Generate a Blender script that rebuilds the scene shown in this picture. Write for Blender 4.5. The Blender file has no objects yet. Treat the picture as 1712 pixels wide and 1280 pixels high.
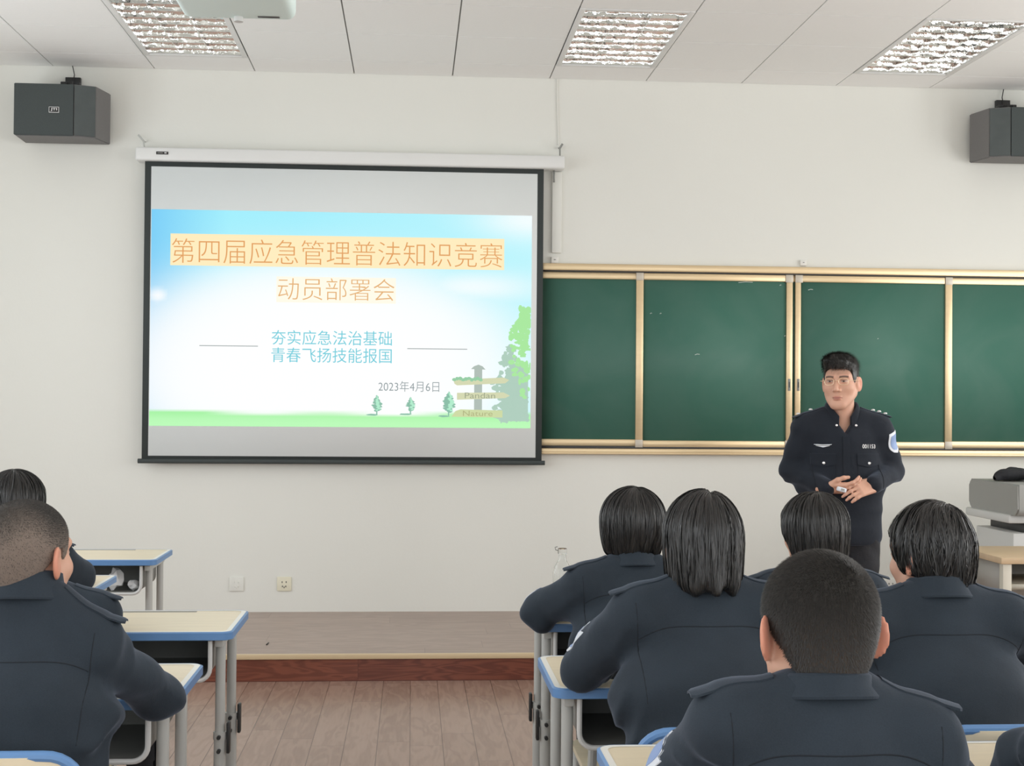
import bpy, bmesh, math, random
import numpy as np
from mathutils import Vector, Matrix, Euler
from mathutils.bvhtree import BVHTree

random.seed(7)
rng = np.random.default_rng(7)
S = bpy.context.scene
C = S.collection
PI = math.pi

# ------------------------------------------------------------------ camera, world, light, exposure
YW = 8.433            # front wall
HC = 3.4137           # ceiling height
XL, XR, YB = -3.45, 5.25, -1.9
PLZ, PLY = 0.1357, 7.015   # platform height and front edge

def make_camera():
    cam = bpy.data.cameras.new('camera')
    o = bpy.data.objects.new('camera', cam)
    C.objects.link(o)
    cam.sensor_fit = 'HORIZONTAL'
    cam.sensor_width = 36.0
    cam.lens = 36.0 * 2301.96 / 1712.0
    cam.clip_start = 0.05
    R = Vector((0.99737049, -0.07202141, 0.00806393))
    U = Vector((-0.00904449, -0.01329916, 0.99987066))
    F = Vector((0.07190485, 0.99731442, 0.01391558))
    o.matrix_world = Matrix(((R.x, U.x, -F.x, 0), (R.y, U.y, -F.y, 0), (R.z, U.z, -F.z, 1.416), (0, 0, 0, 1)))
    S.camera = o
make_camera()

w = bpy.data.worlds.new('World')
S.world = w
w.use_nodes = True
w.node_tree.nodes['Background'].inputs[0].default_value = (0.86, 0.93, 1.0, 1)
w.node_tree.nodes['Background'].inputs[1].default_value = 1.0

S.view_settings.view_transform = 'Standard'
S.view_settings.look = 'None'
S.view_settings.gamma = 1.0
S.view_settings.use_curve_mapping = False
S.view_settings.exposure = 0.0
S.cycles.use_denoising = True
S.cycles.max_bounces = 10
S.cycles.diffuse_bounces = 6
S.cycles.sample_clamp_indirect = 6.0

WIN_Y = [(-1.2, 0.6), (1.5, 3.3), (4.2, 6.0), (6.35, 7.15)]
WIN_Z = (0.95, 2.85)
POW_R, POW_L, POW_B = 48.0, 33.0, 56.0
def window_light(name, loc, rot, sx, sy, power, col):
    l = bpy.data.lights.new(name, 'AREA')
    l.shape = 'RECTANGLE'
    l.size, l.size_y, l.energy, l.color = sx, sy, power, col
    o = bpy.data.objects.new(name, l)
    C.objects.link(o)
    o.location, o.rotation_euler = loc, rot
    return o
zc = (WIN_Z[0] + WIN_Z[1]) / 2
for (a, b) in WIN_Y:
    k = (b - a) / 1.8
    window_light('daylight', (XR - 0.03, (a + b) / 2, zc), (0, PI / 2, 0), 1.9, b - a - .1, POW_R * k, (1.0, 0.985, 0.96))
    window_light('daylight', (XL + 0.03, (a + b) / 2, zc), (0, -PI / 2, 0), 1.9, b - a - .1, POW_L * k, (0.93, 0.97, 1.0))
window_light('daylight', (0.9, YB + 0.03, 1.9), (-PI / 2, 0, PI), 5.0, 1.9, POW_B, (0.96, 0.98, 1.0)).rotation_euler = (PI / 2, 0, 0)

# ------------------------------------------------------------------ materials
def lin(r, g, b):
    return tuple(((c / 255) / 12.92 if c <= 10 else (((c / 255) + .055) / 1.055) ** 2.4) for c in (r, g, b)) + (1,)

def pmat(name, col, rough=.5, metal=0., spec=.5, **kw):
    m = bpy.data.materials.new(name)
    m.use_nodes = True
    b = m.node_tree.nodes['Principled BSDF']
    b.inputs['Base Color'].default_value = tuple(col)[:3] + (1,)
    b.inputs['Roughness'].default_value = rough
    b.inputs['Metallic'].default_value = metal
    b.inputs['Specular IOR Level'].default_value = spec
    for k, v in kw.items():
        b.inputs[k.replace('_', ' ')].default_value = v
    return m

def nodes(m):
    t = m.node_tree
    return t, t.nodes, t.links, t.nodes['Principled BSDF']

def add_noise(m, scale=20, amount=.15, detail=4, bump=0., bscale=None, coord='Object', stretch=(1, 1, 1), rough_amt=0.):
    """small natural colour variation plus bump"""
    t, n, l, b = nodes(m)
    tc = n.new('ShaderNodeTexCoord'); mp = n.new('ShaderNodeMapping')
    mp.inputs['Scale'].default_value = stretch
    l.new(tc.outputs[coord], mp.inputs[0])
    nz = n.new('ShaderNodeTexNoise'); nz.inputs['Scale'].default_value = scale; nz.inputs['Detail'].default_value = detail
    l.new(mp.outputs[0], nz.inputs['Vector'])
    if amount:
        base = tuple(b.inputs['Base Color'].default_value)
        r = n.new('ShaderNodeMapRange'); r.inputs['To Min'].default_value = 1 - amount; r.inputs['To Max'].default_value = 1 + amount
        l.new(nz.outputs[0], r.inputs[0])
        mx = n.new('ShaderNodeVectorMath'); mx.operation = 'SCALE'; mx.inputs[0].default_value = base[:3]
        l.new(r.outputs[0], mx.inputs['Scale'])
        l.new(mx.outputs[0], b.inputs['Base Color'])
    if bump:
        nb = n.new('ShaderNodeTexNoise'); nb.inputs['Scale'].default_value = bscale or scale; nb.inputs['Detail'].default_value = 3
        l.new(mp.outputs[0], nb.inputs['Vector'])
        bp = n.new('ShaderNodeBump'); bp.inputs['Strength'].default_value = bump; bp.inputs['Distance'].default_value = .01
        l.new(nb.outputs[0], bp.inputs['Height']); l.new(bp.outputs[0], b.inputs['Normal'])
    return m

M = {}
M['wall'] = add_noise(pmat('wall_paint', (.785, .79, .745), .85), 2.0, .012, 3, .04, 60)
M['ceiling'] = add_noise(pmat('ceiling_tile', (.92, .92, .91), .9), 90, .02, 2, .05, 200)
M['tgrid'] = pmat('ceiling_gap', (.30, .30, .29), .8)
M['white_metal'] = pmat('white_enamel', (.78, .79, .78), .35)
M['screen_fabric'] = add_noise(pmat('screen_fabric', (.84, .86, .86), .95), 3, .01)
M['screen_fabric'].node_tree.nodes['Principled BSDF'].inputs['Emission Color'].default_value = (.8, 1, 1, 1)   # faint glow added to the cloth in place of the projector's dark-level light
M['screen_fabric'].node_tree.nodes['Principled BSDF'].inputs['Emission Strength'].default_value = .07
M['black_fabric'] = pmat('black_border', (.050, .060, .060), .8)
M['black_plastic'] = add_noise(pmat('black_plastic', (.025, .026, .027), .45), 60, .1)
M['label_black'] = pmat('label_black', (.03, .03, .03), .5)
M['label_white'] = pmat('label_white', (.8, .8, .8), .5)
M['grille'] = add_noise(pmat('speaker_grille', (.052, .064, .064), .75), 300, .25)
M['grille_side'] = add_noise(pmat('speaker_facet', (.07, .084, .084), .5), 12, .25)
M['speaker_box'] = add_noise(pmat('speaker_vinyl', (.17, .165, .165), .6), 150, .12)
M['projector'] = pmat('projector_plastic', (.80, .96, .94), .5)  # cyan cast of the lit screen is mixed into the plastic's colour
M['steel'] = add_noise(pmat('painted_steel', (.52, .53, .51), .38), 8, .05)
M['steel_light'] = pmat('tray_rim', (.68, .69, .68), .4)
M['tray'] = add_noise(pmat('tray_steel', (.27, .275, .26), .5), 6, .1)
M['blue_edge'] = pmat('blue_edge_band', (.125, .27, .53), .4)
M['alu_gold'] = add_noise(pmat('champagne_aluminium', (.74, .58, .36), .32, .55), 3, .06, 2, 0, None, 'Object', (.3, 1, 14))
M['alu_corner'] = pmat('corner_cap', (.55, .5, .42), .4, .3)
M['lamp_mirror'] = pmat('louvre_mirror', (.86, .86, .85), .07, 1.0)
add_noise(M['lamp_mirror'], 18, 0, 2, .55, 16)
M['lamp_frame'] = pmat('lamp_frame', (.80, .80, .79), .4)
M['lamp_back'] = pmat('lamp_reflector', (.30, .30, .30), .3, .8)
M['tube'] = pmat('lamp_tube', (.85, .86, .86), .3)
M['skin'] = None
M['brass'] = pmat('nosing_oak', (.66, .52, .33), .4)
M['chrome'] = pmat('silver', (.8, .8, .8), .25, .8)
M['badge_white'] = pmat('badge_white', (.72, .76, .82), .5)
M['badge_blue'] = pmat('badge_blue', (.25, .36, .62), .5)
M['trouser'] = add_noise(pmat('black_trouser_cloth', (.012, .013, .017), .8), 12, .2, 4, .2, 60)
M['shoe'] = pmat('black_leather', (.012, .012, .012), .3)
M['glass_metal'] = pmat('gold_wire', (.85, .66, .45), .35, .4)
M['paper'] = pmat('white_paper', (.8, .8, .8), .8)
M['socket'] = pmat('cream_plastic', (.78, .75, .60), .5)
M['socket_white'] = pmat('white_plastic', (.80, .79, .75), .5)
M['console_grey'] = add_noise(pmat('console_grey', (.34, .345, .33), .5), 4, .05)
M['console_white'] = pmat('console_white', (.68, .69, .68), .45)
M['console_dark'] = pmat('console_dark', (.07, .07, .07), .6)
M['wood_desk'] = None

def attr_mat(name, attr, rough, spec=.5, **kw):
    m = pmat(name, (1, 1, 1), rough, 0, spec, **kw)
    t, n, l, b = nodes(m)
    a = n.new('ShaderNodeAttribute'); a.attribute_name = attr
    l.new(a.outputs['Color'], b.inputs['Base Color'])
    return m
M['skin'] = attr_mat('skin', 'tone', .5, .4, Subsurface_Weight=.15, Subsurface_Scale=.02, Subsurface_Radius=(1, .35, .2))

def cloth(name, col):
    m = pmat(name, col, .85, 0, .3, Sheen_Weight=.25, Sheen_Roughness=.4)
    m.node_tree.nodes['Principled BSDF'].inputs['Sheen Tint'].default_value = (.55, .65, .85, 1)
    t, n, l, b = nodes(m)
    tc = n.new('ShaderNodeTexCoord')
    nz = n.new('ShaderNodeTexNoise'); nz.inputs['Scale'].default_value = 9; nz.inputs['Detail'].default_value = 5
    l.new(tc.outputs['Object'], nz.inputs['Vector'])
    fine = n.new('ShaderNodeTexNoise'); fine.inputs['Scale'].default_value = 420; fine.inputs['Detail'].default_value = 2
    l.new(tc.outputs['Object'], fine.inputs['Vector'])
    ad = n.new('ShaderNodeMath'); ad.operation = 'MULTIPLY_ADD'; ad.inputs[1].default_value = .6
    l.new(fine.outputs[0], ad.inputs[0]); l.new(nz.outputs[0], ad.inputs[2])
    r = n.new('ShaderNodeMapRange'); r.inputs['From Min'].default_value = .4; r.inputs['From Max'].default_value = 1.2
    r.inputs['To Min'].default_value = .78; r.inputs['To Max'].default_value = 1.22
    l.new(ad.outputs[0], r.inputs[0])
    mx = n.new('ShaderNodeVectorMath'); mx.operation = 'SCALE'; mx.inputs[0].default_value = col[:3]
    l.new(r.outputs[0], mx.inputs['Scale']); l.new(mx.outputs[0], b.inputs['Base Color'])
    bp = n.new('ShaderNodeBump'); bp.inputs['Strength'].default_value = .28; bp.inputs['Distance'].default_value = .012
    l.new(nz.outputs[0], bp.inputs['Height'])
    bp2 = n.new('ShaderNodeBump'); bp2.inputs['Strength'].default_value = .15; bp2.inputs['Distance'].default_value = .002
    l.new(fine.outputs[0], bp2.inputs['Height']); l.new(bp.outputs[0], bp2.inputs['Normal']); l.new(bp2.outputs[0], b.inputs['Normal'])
    return m
M['jacket'] = cloth('navy_wool', (.024, .034, .046))
M['jacket_officer'] = cloth('black_navy_wool', (.013, .017, .025))
M['seam'] = pmat('seam_thread', (.010, .014, .020), .9)
M['epaulette'] = pmat('epaulette_cloth', (.008, .009, .013), .8)

def hair_mat(name, col, rough=.38, spec=.6):
    m = pmat(name, col, rough, 0, spec)
    t, n, l, b = nodes(m)
    a = n.new('ShaderNodeAttribute'); a.attribute_name = 'strand'
    nz = n.new('ShaderNodeTexNoise'); nz.inputs['Scale'].default_value = 1; nz.inputs['Detail'].default_value = 3
    l.new(a.outputs['Vector'], nz.inputs['Vector'])
    bp = n.new('ShaderNodeBump'); bp.inputs['Strength'].default_value = .6; bp.inputs['Distance'].default_value = .004
    l.new(nz.outputs[0], bp.inputs['Height']); l.new(bp.outputs[0], b.inputs['Normal'])
    r = n.new('ShaderNodeMapRange'); r.inputs['From Min'].default_value = .3; r.inputs['From Max'].default_value = .7
    r.inputs['To Min'].default_value = .5; r.inputs['To Max'].default_value = 1.7
    l.new(nz.outputs[0], r.inputs[0])
    mx = n.new('ShaderNodeVectorMath'); mx.operation = 'SCALE'; mx.inputs[0].default_value = col[:3]
    l.new(r.outputs[0], mx.inputs['Scale']); l.new(mx.outputs[0], b.inputs['Base Color'])
    return m
M['hair'] = hair_mat('black_hair', (.011, .0105, .010))
M['strand'] = pmat('hair_strand', (.013, .0125, .012), .34, 0, .6)
M['stubble'] = pmat('stubble', (.020, .018, .016), .5, 0, .5)
M['buzz'] = attr_mat('clipped_hair', 'tone', .75, .3)

def laminate(name, col):
    m = pmat(name, col, .35)
    t, n, l, b = nodes(m)
    tc = n.new('ShaderNodeTexCoord'); mp = n.new('ShaderNodeMapping'); mp.inputs['Scale'].default_value = (2, 18, 2)
    l.new(tc.outputs['Object'], mp.inputs[0])
    nz = n.new('ShaderNodeTexNoise'); nz.inputs['Scale'].default_value = 3; nz.inputs['Detail'].default_value = 6
    l.new(mp.outputs[0], nz.inputs['Vector'])
    r = n.new('ShaderNodeMapRange'); r.inputs['To Min'].default_value = .9; r.inputs['To Max'].default_value = 1.1
    l.new(nz.outputs[0], r.inputs[0])
    mx = n.new('ShaderNodeVectorMath'); mx.operation = 'SCALE'; mx.inputs[0].default_value = col[:3]
    l.new(r.outputs[0], mx.inputs['Scale']); l.new(mx.outputs[0], b.inputs['Base Color'])
    return m
M['desk_top'] = laminate('maple_laminate', (.80, .71, .52))
M['desk_rim'] = pmat('pale_rim', (.84, .85, .80), .4)
M['wood_desk'] = laminate('beech_laminate', (.62, .46, .29))
M['teacher_side'] = pmat('grey_board', (.42, .41, .38), .6)
M['teacher_post'] = pmat('cream_board', (.62, .59, .50), .5)

def wood_planks(name, c1, c2, plank, length, axis, gap_col, rough, ring=0., bump=.1, gapw=.004):
    m = pmat(name, c1, rough)
    t, n, l, b = nodes(m)
    tc = n.new('ShaderNodeTexCoord'); sp = n.new('ShaderNodeSeparateXYZ'); l.new(tc.outputs['Object'], sp.inputs[0])
    def math_(op, a, bb=None, v=None):
        q = n.new('ShaderNodeMath'); q.operation = op
        l.new(a, q.inputs[0])
        if bb is not None: l.new(bb, q.inputs[1])
        elif v is not None: q.inputs[1].default_value = v
        return q.outputs[0]
    across, along = (sp.outputs[0], sp.outputs[1]) if axis == 'Y' else ((sp.outputs[1], sp.outputs[0]) if axis == 'X' else (sp.outputs[2], sp.outputs[0]))
    cell = math_('DIVIDE', across, v=plank); fl = math_('FLOOR', cell); fr = math_('SUBTRACT', cell, fl)
    wn = n.new('ShaderNodeTexWhiteNoise'); wn.noise_dimensions = '1D'; l.new(fl, wn.inputs['W'])
    off = math_('MULTIPLY', wn.outputs['Value'], v=7.3)
    al = math_('ADD', math_('DIVIDE', along, v=length), off)
    alf = math_('FLOOR', al); alr = math_('SUBTRACT', al, alf)
    wn2 = n.new('ShaderNodeTexWhiteNoise'); wn2.noise_dimensions = '2D'
    cb0 = n.new('ShaderNodeCombineXYZ'); l.new(fl, cb0.inputs[0]); l.new(alf, cb0.inputs[1]); l.new(cb0.outputs[0], wn2.inputs['Vector'])
    cb = n.new('ShaderNodeCombineXYZ')
    l.new(math_('MULTIPLY', fr, v=1.3 + ring), cb.inputs[0])
    l.new(math_('ADD', math_('MULTIPLY', along, v=1.6), math_('MULTIPLY', wn2.outputs['Value'], v=19.)), cb.inputs[1])
    l.new(math_('MULTIPLY', wn2.outputs['Value'], v=11.), cb.inputs[2])
    nz = n.new('ShaderNodeTexNoise'); nz.inputs['Scale'].default_value = 1.5; nz.inputs['Detail'].default_value = 2; nz.inputs['Distortion'].default_value = .6
    l.new(cb.outputs[0], nz.inputs['Vector'])
    rg = math_('SINE', math_('MULTIPLY', nz.outputs[0], v=26. + 20 * ring))
    rgm = n.new('ShaderNodeMapRange'); rgm.inputs['From Min'].default_value = -1; rgm.interpolation_type = 'SMOOTHSTEP'
    l.new(rg, rgm.inputs[0])
    fine = n.new('ShaderNodeTexNoise'); fine.inputs['Scale'].default_value = 8; fine.inputs['Detail'].default_value = 5
    mp = n.new('ShaderNodeMapping'); mp.inputs['Scale'].default_value = (12, 1, 12) if axis == 'Y' else (1, 12, 12)
    l.new(tc.outputs['Object'], mp.inputs[0]); l.new(mp.outputs[0], fine.inputs['Vector'])
    f = math_('ADD', math_('MULTIPLY', rgm.outputs[0], v=.45 if ring else .3), math_('MULTIPLY', fine.outputs[0], v=.5))
    f = math_('ADD', f, math_('MULTIPLY', math_('SUBTRACT', wn2.outputs['Value'], v=.5), v=.35))
    mix = n.new('ShaderNodeMix'); mix.data_type = 'RGBA'; mix.clamp_factor = True
    mix.inputs['A'].default_value = tuple(c1)[:3] + (1,); mix.inputs['B'].default_value = tuple(c2)[:3] + (1,)
    l.new(f, mix.inputs['Factor'])
    # joints
    g1 = math_('LESS_THAN', fr, v=gapw / plank); g2 = math_('LESS_THAN', alr, v=gapw * .7 / length)
    g = math_('MAXIMUM', g1, g2)
    mix2 = n.new('ShaderNodeMix'); mix2.data_type = 'RGBA'
    l.new(mix.outputs['Result'], mix2.inputs['A']); mix2.inputs['B'].default_value = tuple(gap_col)[:3] + (1,)
    l.new(math_('MULTIPLY', g, v=.7), mix2.inputs['Factor'])
    l.new(mix2.outputs['Result'], b.inputs['Base Color'])
    bp = n.new('ShaderNodeBump'); bp.inputs['Strength'].default_value = bump; bp.inputs['Distance'].default_value = .003
    l.new(math_('SUBTRACT', fine.outputs[0], math_('MULTIPLY', g, v=2.)), bp.inputs['Height']); l.new(bp.outputs[0], b.inputs['Normal'])
    return m
M['floor'] = wood_planks('floor_boards', (.28, .18, .138), (.44, .31, .248), .135, 1.2, 'Y', (.10, .06, .045), .26, 0., .12)
M['platform'] = wood_planks('platform_boards', (.33, .25, .215), (.47, .37, .32), .20, 1.9, 'X', (.13, .09, .07), .40, 0., .08, .0025)
M['riser'] = wood_planks('riser_boards', (.26, .085, .050), (.11, .03, .02), .17, 1.05, 'Z', (.08, .025, .02), .33, .75, .06)

def board_mat():
    m = pmat('green_chalkboard', (.058, .175, .132), .55, 0, .35)
    t, n, l, b = nodes(m)
    tc = n.new('ShaderNodeTexCoord')
    nz = n.new('ShaderNodeTexNoise'); nz.inputs['Scale'].default_value = 2.2; nz.inputs['Detail'].default_value = 6; nz.inputs['Distortion'].default_value = 1.2
    l.new(tc.outputs['Object'], nz.inputs['Vector'])
    r = n.new('ShaderNodeMapRange'); r.inputs['From Min'].default_value = .35; r.inputs['From Max'].default_value = .8
    r.inputs['To Min'].default_value = 0; r.inputs['To Max'].default_value = .13
    l.new(nz.outputs[0], r.inputs[0])
    mx = n.new('ShaderNodeMix'); mx.data_type = 'RGBA'
    mx.inputs['A'].default_value = (.058, .175, .132, 1); mx.inputs['B'].default_value = (.30, .38, .34, 1)
    l.new(r.outputs[0], mx.inputs['Factor']); l.new(mx.outputs['Result'], b.inputs['Base Color'])
    return m
M['board'] = board_mat()
M['chalk'] = pmat('chalk_mark', (.55, .62, .58), .9)

def emit(name, col, s=1.0):
    m = bpy.data.materials.new(name); m.use_nodes = True
    b = m.node_tree.nodes['Principled BSDF']
    b.inputs['Base Color'].default_value = (.02, .02, .02, 1); b.inputs['Roughness'].default_value = 1
    b.inputs['Specular IOR Level'].default_value = 0
    b.inputs['Emission Color'].default_value = tuple(col)[:3] + (1,); b.inputs['Emission Strength'].default_value = s
    return m

# ------------------------------------------------------------------ mesh helpers
def tag(o, label=None, cat=None, group=None, kind=None):
    if label: o['label'] = label
    if cat: o['category'] = cat
    if group: o['group'] = group
    if kind: o['kind'] = kind
    return o

def thing(name, label, cat, loc=(0, 0, 0), rz=0., group=None):
    o = bpy.data.objects.new(name, None); C.objects.link(o)
    o.empty_display_size = .1
    o.location = loc; o.rotation_euler = (0, 0, rz)
    return tag(o, label, cat, group)

def link(name, me, mat, parent=None, smooth=True):
    o = bpy.data.objects.new(name, me); C.objects.link(o)
    if mat is not None:
        for x in (mat if isinstance(mat, list) else [mat]): me.materials.append(x)
    if parent is not None: o.parent = parent
    if smooth:
        me.polygons.foreach_set('use_smooth', [True] * len(me.polygons))
    return o

def np_mesh(name, V, F):
    me = bpy.data.meshes.new(name)
    me.from_pydata(np.asarray(V, float).tolist(), [], [list(map(int, f)) for f in F])
    me.update()
    return me

class MB:
    """collects shapes and links them as ONE mesh object"""
    def __init__(s):
        s.bm = bmesh.new()
    def box(s, lo, hi, bevel=0., seg=2, mi=0, rot=None):
        c = [(a + b) / 2 for a, b in zip(lo, hi)]
        d = [abs(b - a) for a, b in zip(lo, hi)]
        r = bmesh.ops.create_cube(s.bm, size=1.0)
        vs = r['verts']
        bmesh.ops.scale(s.bm, vec=d, verts=vs)
        fs = set(f for v in vs for f in v.link_faces)
        if bevel:
            es = list(set(e for v in vs for e in v.link_edges))
            q = bmesh.ops.bevel(s.bm, geom=es, offset=min(bevel, min(d) * .49), segments=seg, profile=.5, affect='EDGES')
            vs = list(set(v for f in list(fs) + q['faces'] if f.is_valid for v in f.verts))
            fs = set(f for v in vs for f in v.link_faces)
        if rot: bmesh.ops.rotate(s.bm, cent=(0, 0, 0), matrix=Euler(rot).to_matrix(), verts=vs)
        bmesh.ops.translate(s.bm, vec=c, verts=vs)
        for f in fs: f.material_index = mi
        return s
    def tube(s, pts, r, seg=10, cap=True, mi=0, sx=1., flat=None):
        pts = [Vector(p) for p in pts]
        rr = r if isinstance(r, (list, tuple)) else [r] * len(pts)
        rings = []
        prev = None
        for i, p in enumerate(pts):
            d = (pts[min(i + 1, len(pts) - 1)] - pts[max(i - 1, 0)]).normalized()
            if prev is None:
                a = Vector((0, 0, 1)) if abs(d.z) < .9 else Vector((1, 0, 0))
                u = d.cross(a).normalized()
            else:
                u = (prev - d * prev.dot(d)).normalized()
            prev = u
            v = d.cross(u)
            rings.append([s.bm.verts.new(p + (u * math.cos(t) * sx + v * math.sin(t)) * rr[i]) for t in [2 * PI * k / seg for k in range(seg)]])
        for a, b in zip(rings, rings[1:]):
            for k in range(seg):
                f = s.bm.faces.new((a[k], a[(k + 1) % seg], b[(k + 1) % seg], b[k])); f.material_index = mi
        if cap:
            f = s.bm.faces.new(rings[0][::-1]); f.material_index = mi
            f = s.bm.faces.new(rings[-1]); f.material_index = mi
        return s
    def prism(s, poly, a, b, axis='Y', mi=0, bevel=0.):
        """poly in the plane across axis: Y -> (x,z), Z -> (x,y), X -> (y,z)"""
        def P(p, t):
            return {'Y': (p[0], t, p[1]), 'Z': (p[0], p[1], t), 'X': (t, p[0], p[1])}[axis]
        A = [s.bm.verts.new(P(p, a)) for p in poly]; B = [s.bm.verts.new(P(p, b)) for p in poly]
        n = len(poly)
        fs = [s.bm.faces.new(A), s.bm.faces.new(B[::-1])]
        for k in range(n): fs.append(s.bm.faces.new((A[k], B[k], B[(k + 1) % n], A[(k + 1) % n])))
        for f in fs: f.material_index = mi
        if bevel:
            es = list(set(e for f in fs[:2] for e in f.edges))
            bmesh.ops.bevel(s.bm, geom=es, offset=bevel, segments=2, affect='EDGES')
        return s
    def lathe(s, prof, c=(0, 0, 0), seg=24, mi=0, a0=0, a1=2 * PI, sy=1., closed=False):
        full = abs(a1 - a0 - 2 * PI) < 1e-6
        nn = seg if full else seg + 1
        R = []
        for k in range(nn):
            t = a0 + (a1 - a0) * k / seg
            R.append([s.bm.verts.new((c[0] + r * math.cos(t), c[1] + r * math.sin(t) * sy, c[2] + z)) for r, z in prof])
        m = len(prof)
        for k in range(seg):
            A, B = R[k], R[(k + 1) % nn]
            for j in range(m if closed else m - 1):
                f = s.bm.faces.new((A[j], B[j], B[(j + 1) % m], A[(j + 1) % m])); f.material_index = mi
        if not full and closed:
            s.bm.faces.new(R[0]); s.bm.faces.new(R[-1][::-1])
        return s
    def grid(s, P, thick=0., nrm=None):
        """P[i][j] points -> sheet; thick>0 gives it a back along nrm"""
        V = [[s.bm.verts.new(p) for p in row] for row in P]
        n, m = len(P), len(P[0])
        for i in range(n - 1):
            for j in range(m - 1):
                s.bm.faces.new((V[i][j], V[i + 1][j], V[i + 1][j + 1], V[i][j + 1]))
        if thick:
            B = [[s.bm.verts.new(Vector(p) - Vector(nrm) * thick) for p in row] for row in P]
            for i in range(n - 1):
                for j in range(m - 1):
                    s.bm.faces.new((B[i][j], B[i][j + 1], B[i + 1][j + 1], B[i + 1][j]))
            ring = [(i, 0) for i in range(n)] + [(n - 1, j) for j in range(1, m)] + [(i, m - 1) for i in range(n - 2, -1, -1)] + [(0, j) for j in range(m - 2, 0, -1)]
            for a, b in zip(ring, ring[1:] + ring[:1]):
                s.bm.faces.new((V[a[0]][a[1]], B[a[0]][a[1]], B[b[0]][b[1]], V[b[0]][b[1]]))
        return s
    def build(s, name, mat, parent=None, smooth=True, angle=35):
        bmesh.ops.recalc_face_normals(s.bm, faces=s.bm.faces)
        if smooth:
            for e in s.bm.edges:
                if len(e.link_faces) == 2 and e.calc_face_angle(0) > math.radians(angle): e.smooth = False
        me = bpy.data.meshes.new(name); s.bm.to_mesh(me); s.bm.free()
        return link(name, me, mat, parent, smooth)

def rrect(x0, z0, x1, z1, r, seg=5, corners=(1, 1, 1, 1)):
    pts = []
    for (cx, cz, a, on) in ((x1 - r, z0 + r, -PI / 2, corners[0]), (x1 - r, z1 - r, 0, corners[1]), (x0 + r, z1 - r, PI / 2, corners[2]), (x0 + r, z0 + r, PI, corners[3])):
        if on:
            pts += [(cx + r * math.cos(a + PI / 2 * k / seg), cz + r * math.sin(a + PI / 2 * k / seg)) for k in range(seg + 1)]
        else:
            q = a + PI / 4
            pts.append((cx + r * math.copysign(1, math.cos(q)), cz + r * math.copysign(1, math.sin(q))))
    return pts

def struct(o):
    o['kind'] = 'structure'; return o

def copy_tree(o, parent=None):
    c = o.copy(); C.objects.link(c)
    if parent is not None: c.parent = parent
    for ch in list(o.children): copy_tree(ch, c)
    return c

_text_cache = {}
def text_mesh(body, height, width=None, offset=0.):
    """glyph outlines as (verts2d, faces), origin at the left of the baseline, scaled to the given size"""
    cu = bpy.data.curves.new('lettering', 'FONT'); cu.body = body; cu.offset = offset
    o = bpy.data.objects.new('lettering', cu); C.objects.link(o)
    bpy.context.view_layer.update()
    me = bpy.data.meshes.new_from_object(o.evaluated_get(bpy.context.evaluated_depsgraph_get()))
    V = np.array([v.co[:2] for v in me.vertices]); F = [list(p.vertices) for p in me.polygons]
    bpy.data.objects.remove(o); bpy.data.curves.remove(cu); bpy.data.meshes.remove(me)
    V = V - V.min(0)
    ext = V.max(0)
    V = V * np.array([(width / ext[0]) if width else height / ext[1], height / ext[1]])
    return V, F

# ------------------------------------------------------------------ the room
MB().box((XL, YB, -.1), (XR, YW, 0)).build('floor', M['floor'], smooth=False)['kind'] = 'structure'
MB().box((XL, YW, -.1), (XR, YW + .15, HC + .3)).build('wall_front', M['wall'], smooth=False)['kind'] = 'structure'

def side_wall(name, x0, x1):
    b = MB()
    ys = [YB] + [v for ab in WIN_Y for v in ab] + [YW]
    b.box((x0, YB, -.1), (x1, YW, WIN_Z[0])).box((x0, YB, WIN_Z[1]), (x1, YW, HC + .3))
    for i in range(0, len(ys), 2): b.box((x0, ys[i], WIN_Z[0]), (x1, ys[i + 1], WIN_Z[1]))
    struct(b.build(name, M['wall'], smooth=False))
side_wall('wall_left', XL - .2, XL)
side_wall('wall_right', XR, XR + .2)
b = MB()
b.box((XL, YB - .2, -.1), (XR, YB, WIN_Z[0])).box((XL, YB - .2, WIN_Z[1]), (XR, YB, HC + .3))
b.box((XL, YB - .2, WIN_Z[0]), (-1.6, YB, WIN_Z[1])).box((3.4, YB - .2, WIN_Z[0]), (XR, YB, WIN_Z[1]))
struct(b.build('wall_back', M['wall'], smooth=False))
wi = 0
for x in (XL - .1, XR + .1):
    for (a, bb) in WIN_Y:
        wi += 1
        f = MB()
        for y in (a + .03, (a + bb) / 2, bb - .03): f.box((x - .03, y - .03, WIN_Z[0]), (x + .03, y + .03, WIN_Z[1]))
        for z in (WIN_Z[0] + .03, 2.25, WIN_Z[1] - .03): f.box((x - .03, a, z - .03), (x + .03, bb, z + .03))
        struct(f.build('window_%d' % wi, M['white_metal'], smooth=False))
f = MB()
for x in (-1.57, .1, 1.7, 3.37): f.box((x - .03, YB - .13, WIN_Z[0]), (x + .03, YB - .07, WIN_Z[1]))
for z in (WIN_Z[0] + .03, 2.25, WIN_Z[1] - .03): f.box((-1.6, YB - .13, z - .03), (3.4, YB - .07, z + .03))
struct(f.build('window_%d' % (wi + 1), M['white_metal'], smooth=False))

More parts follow.
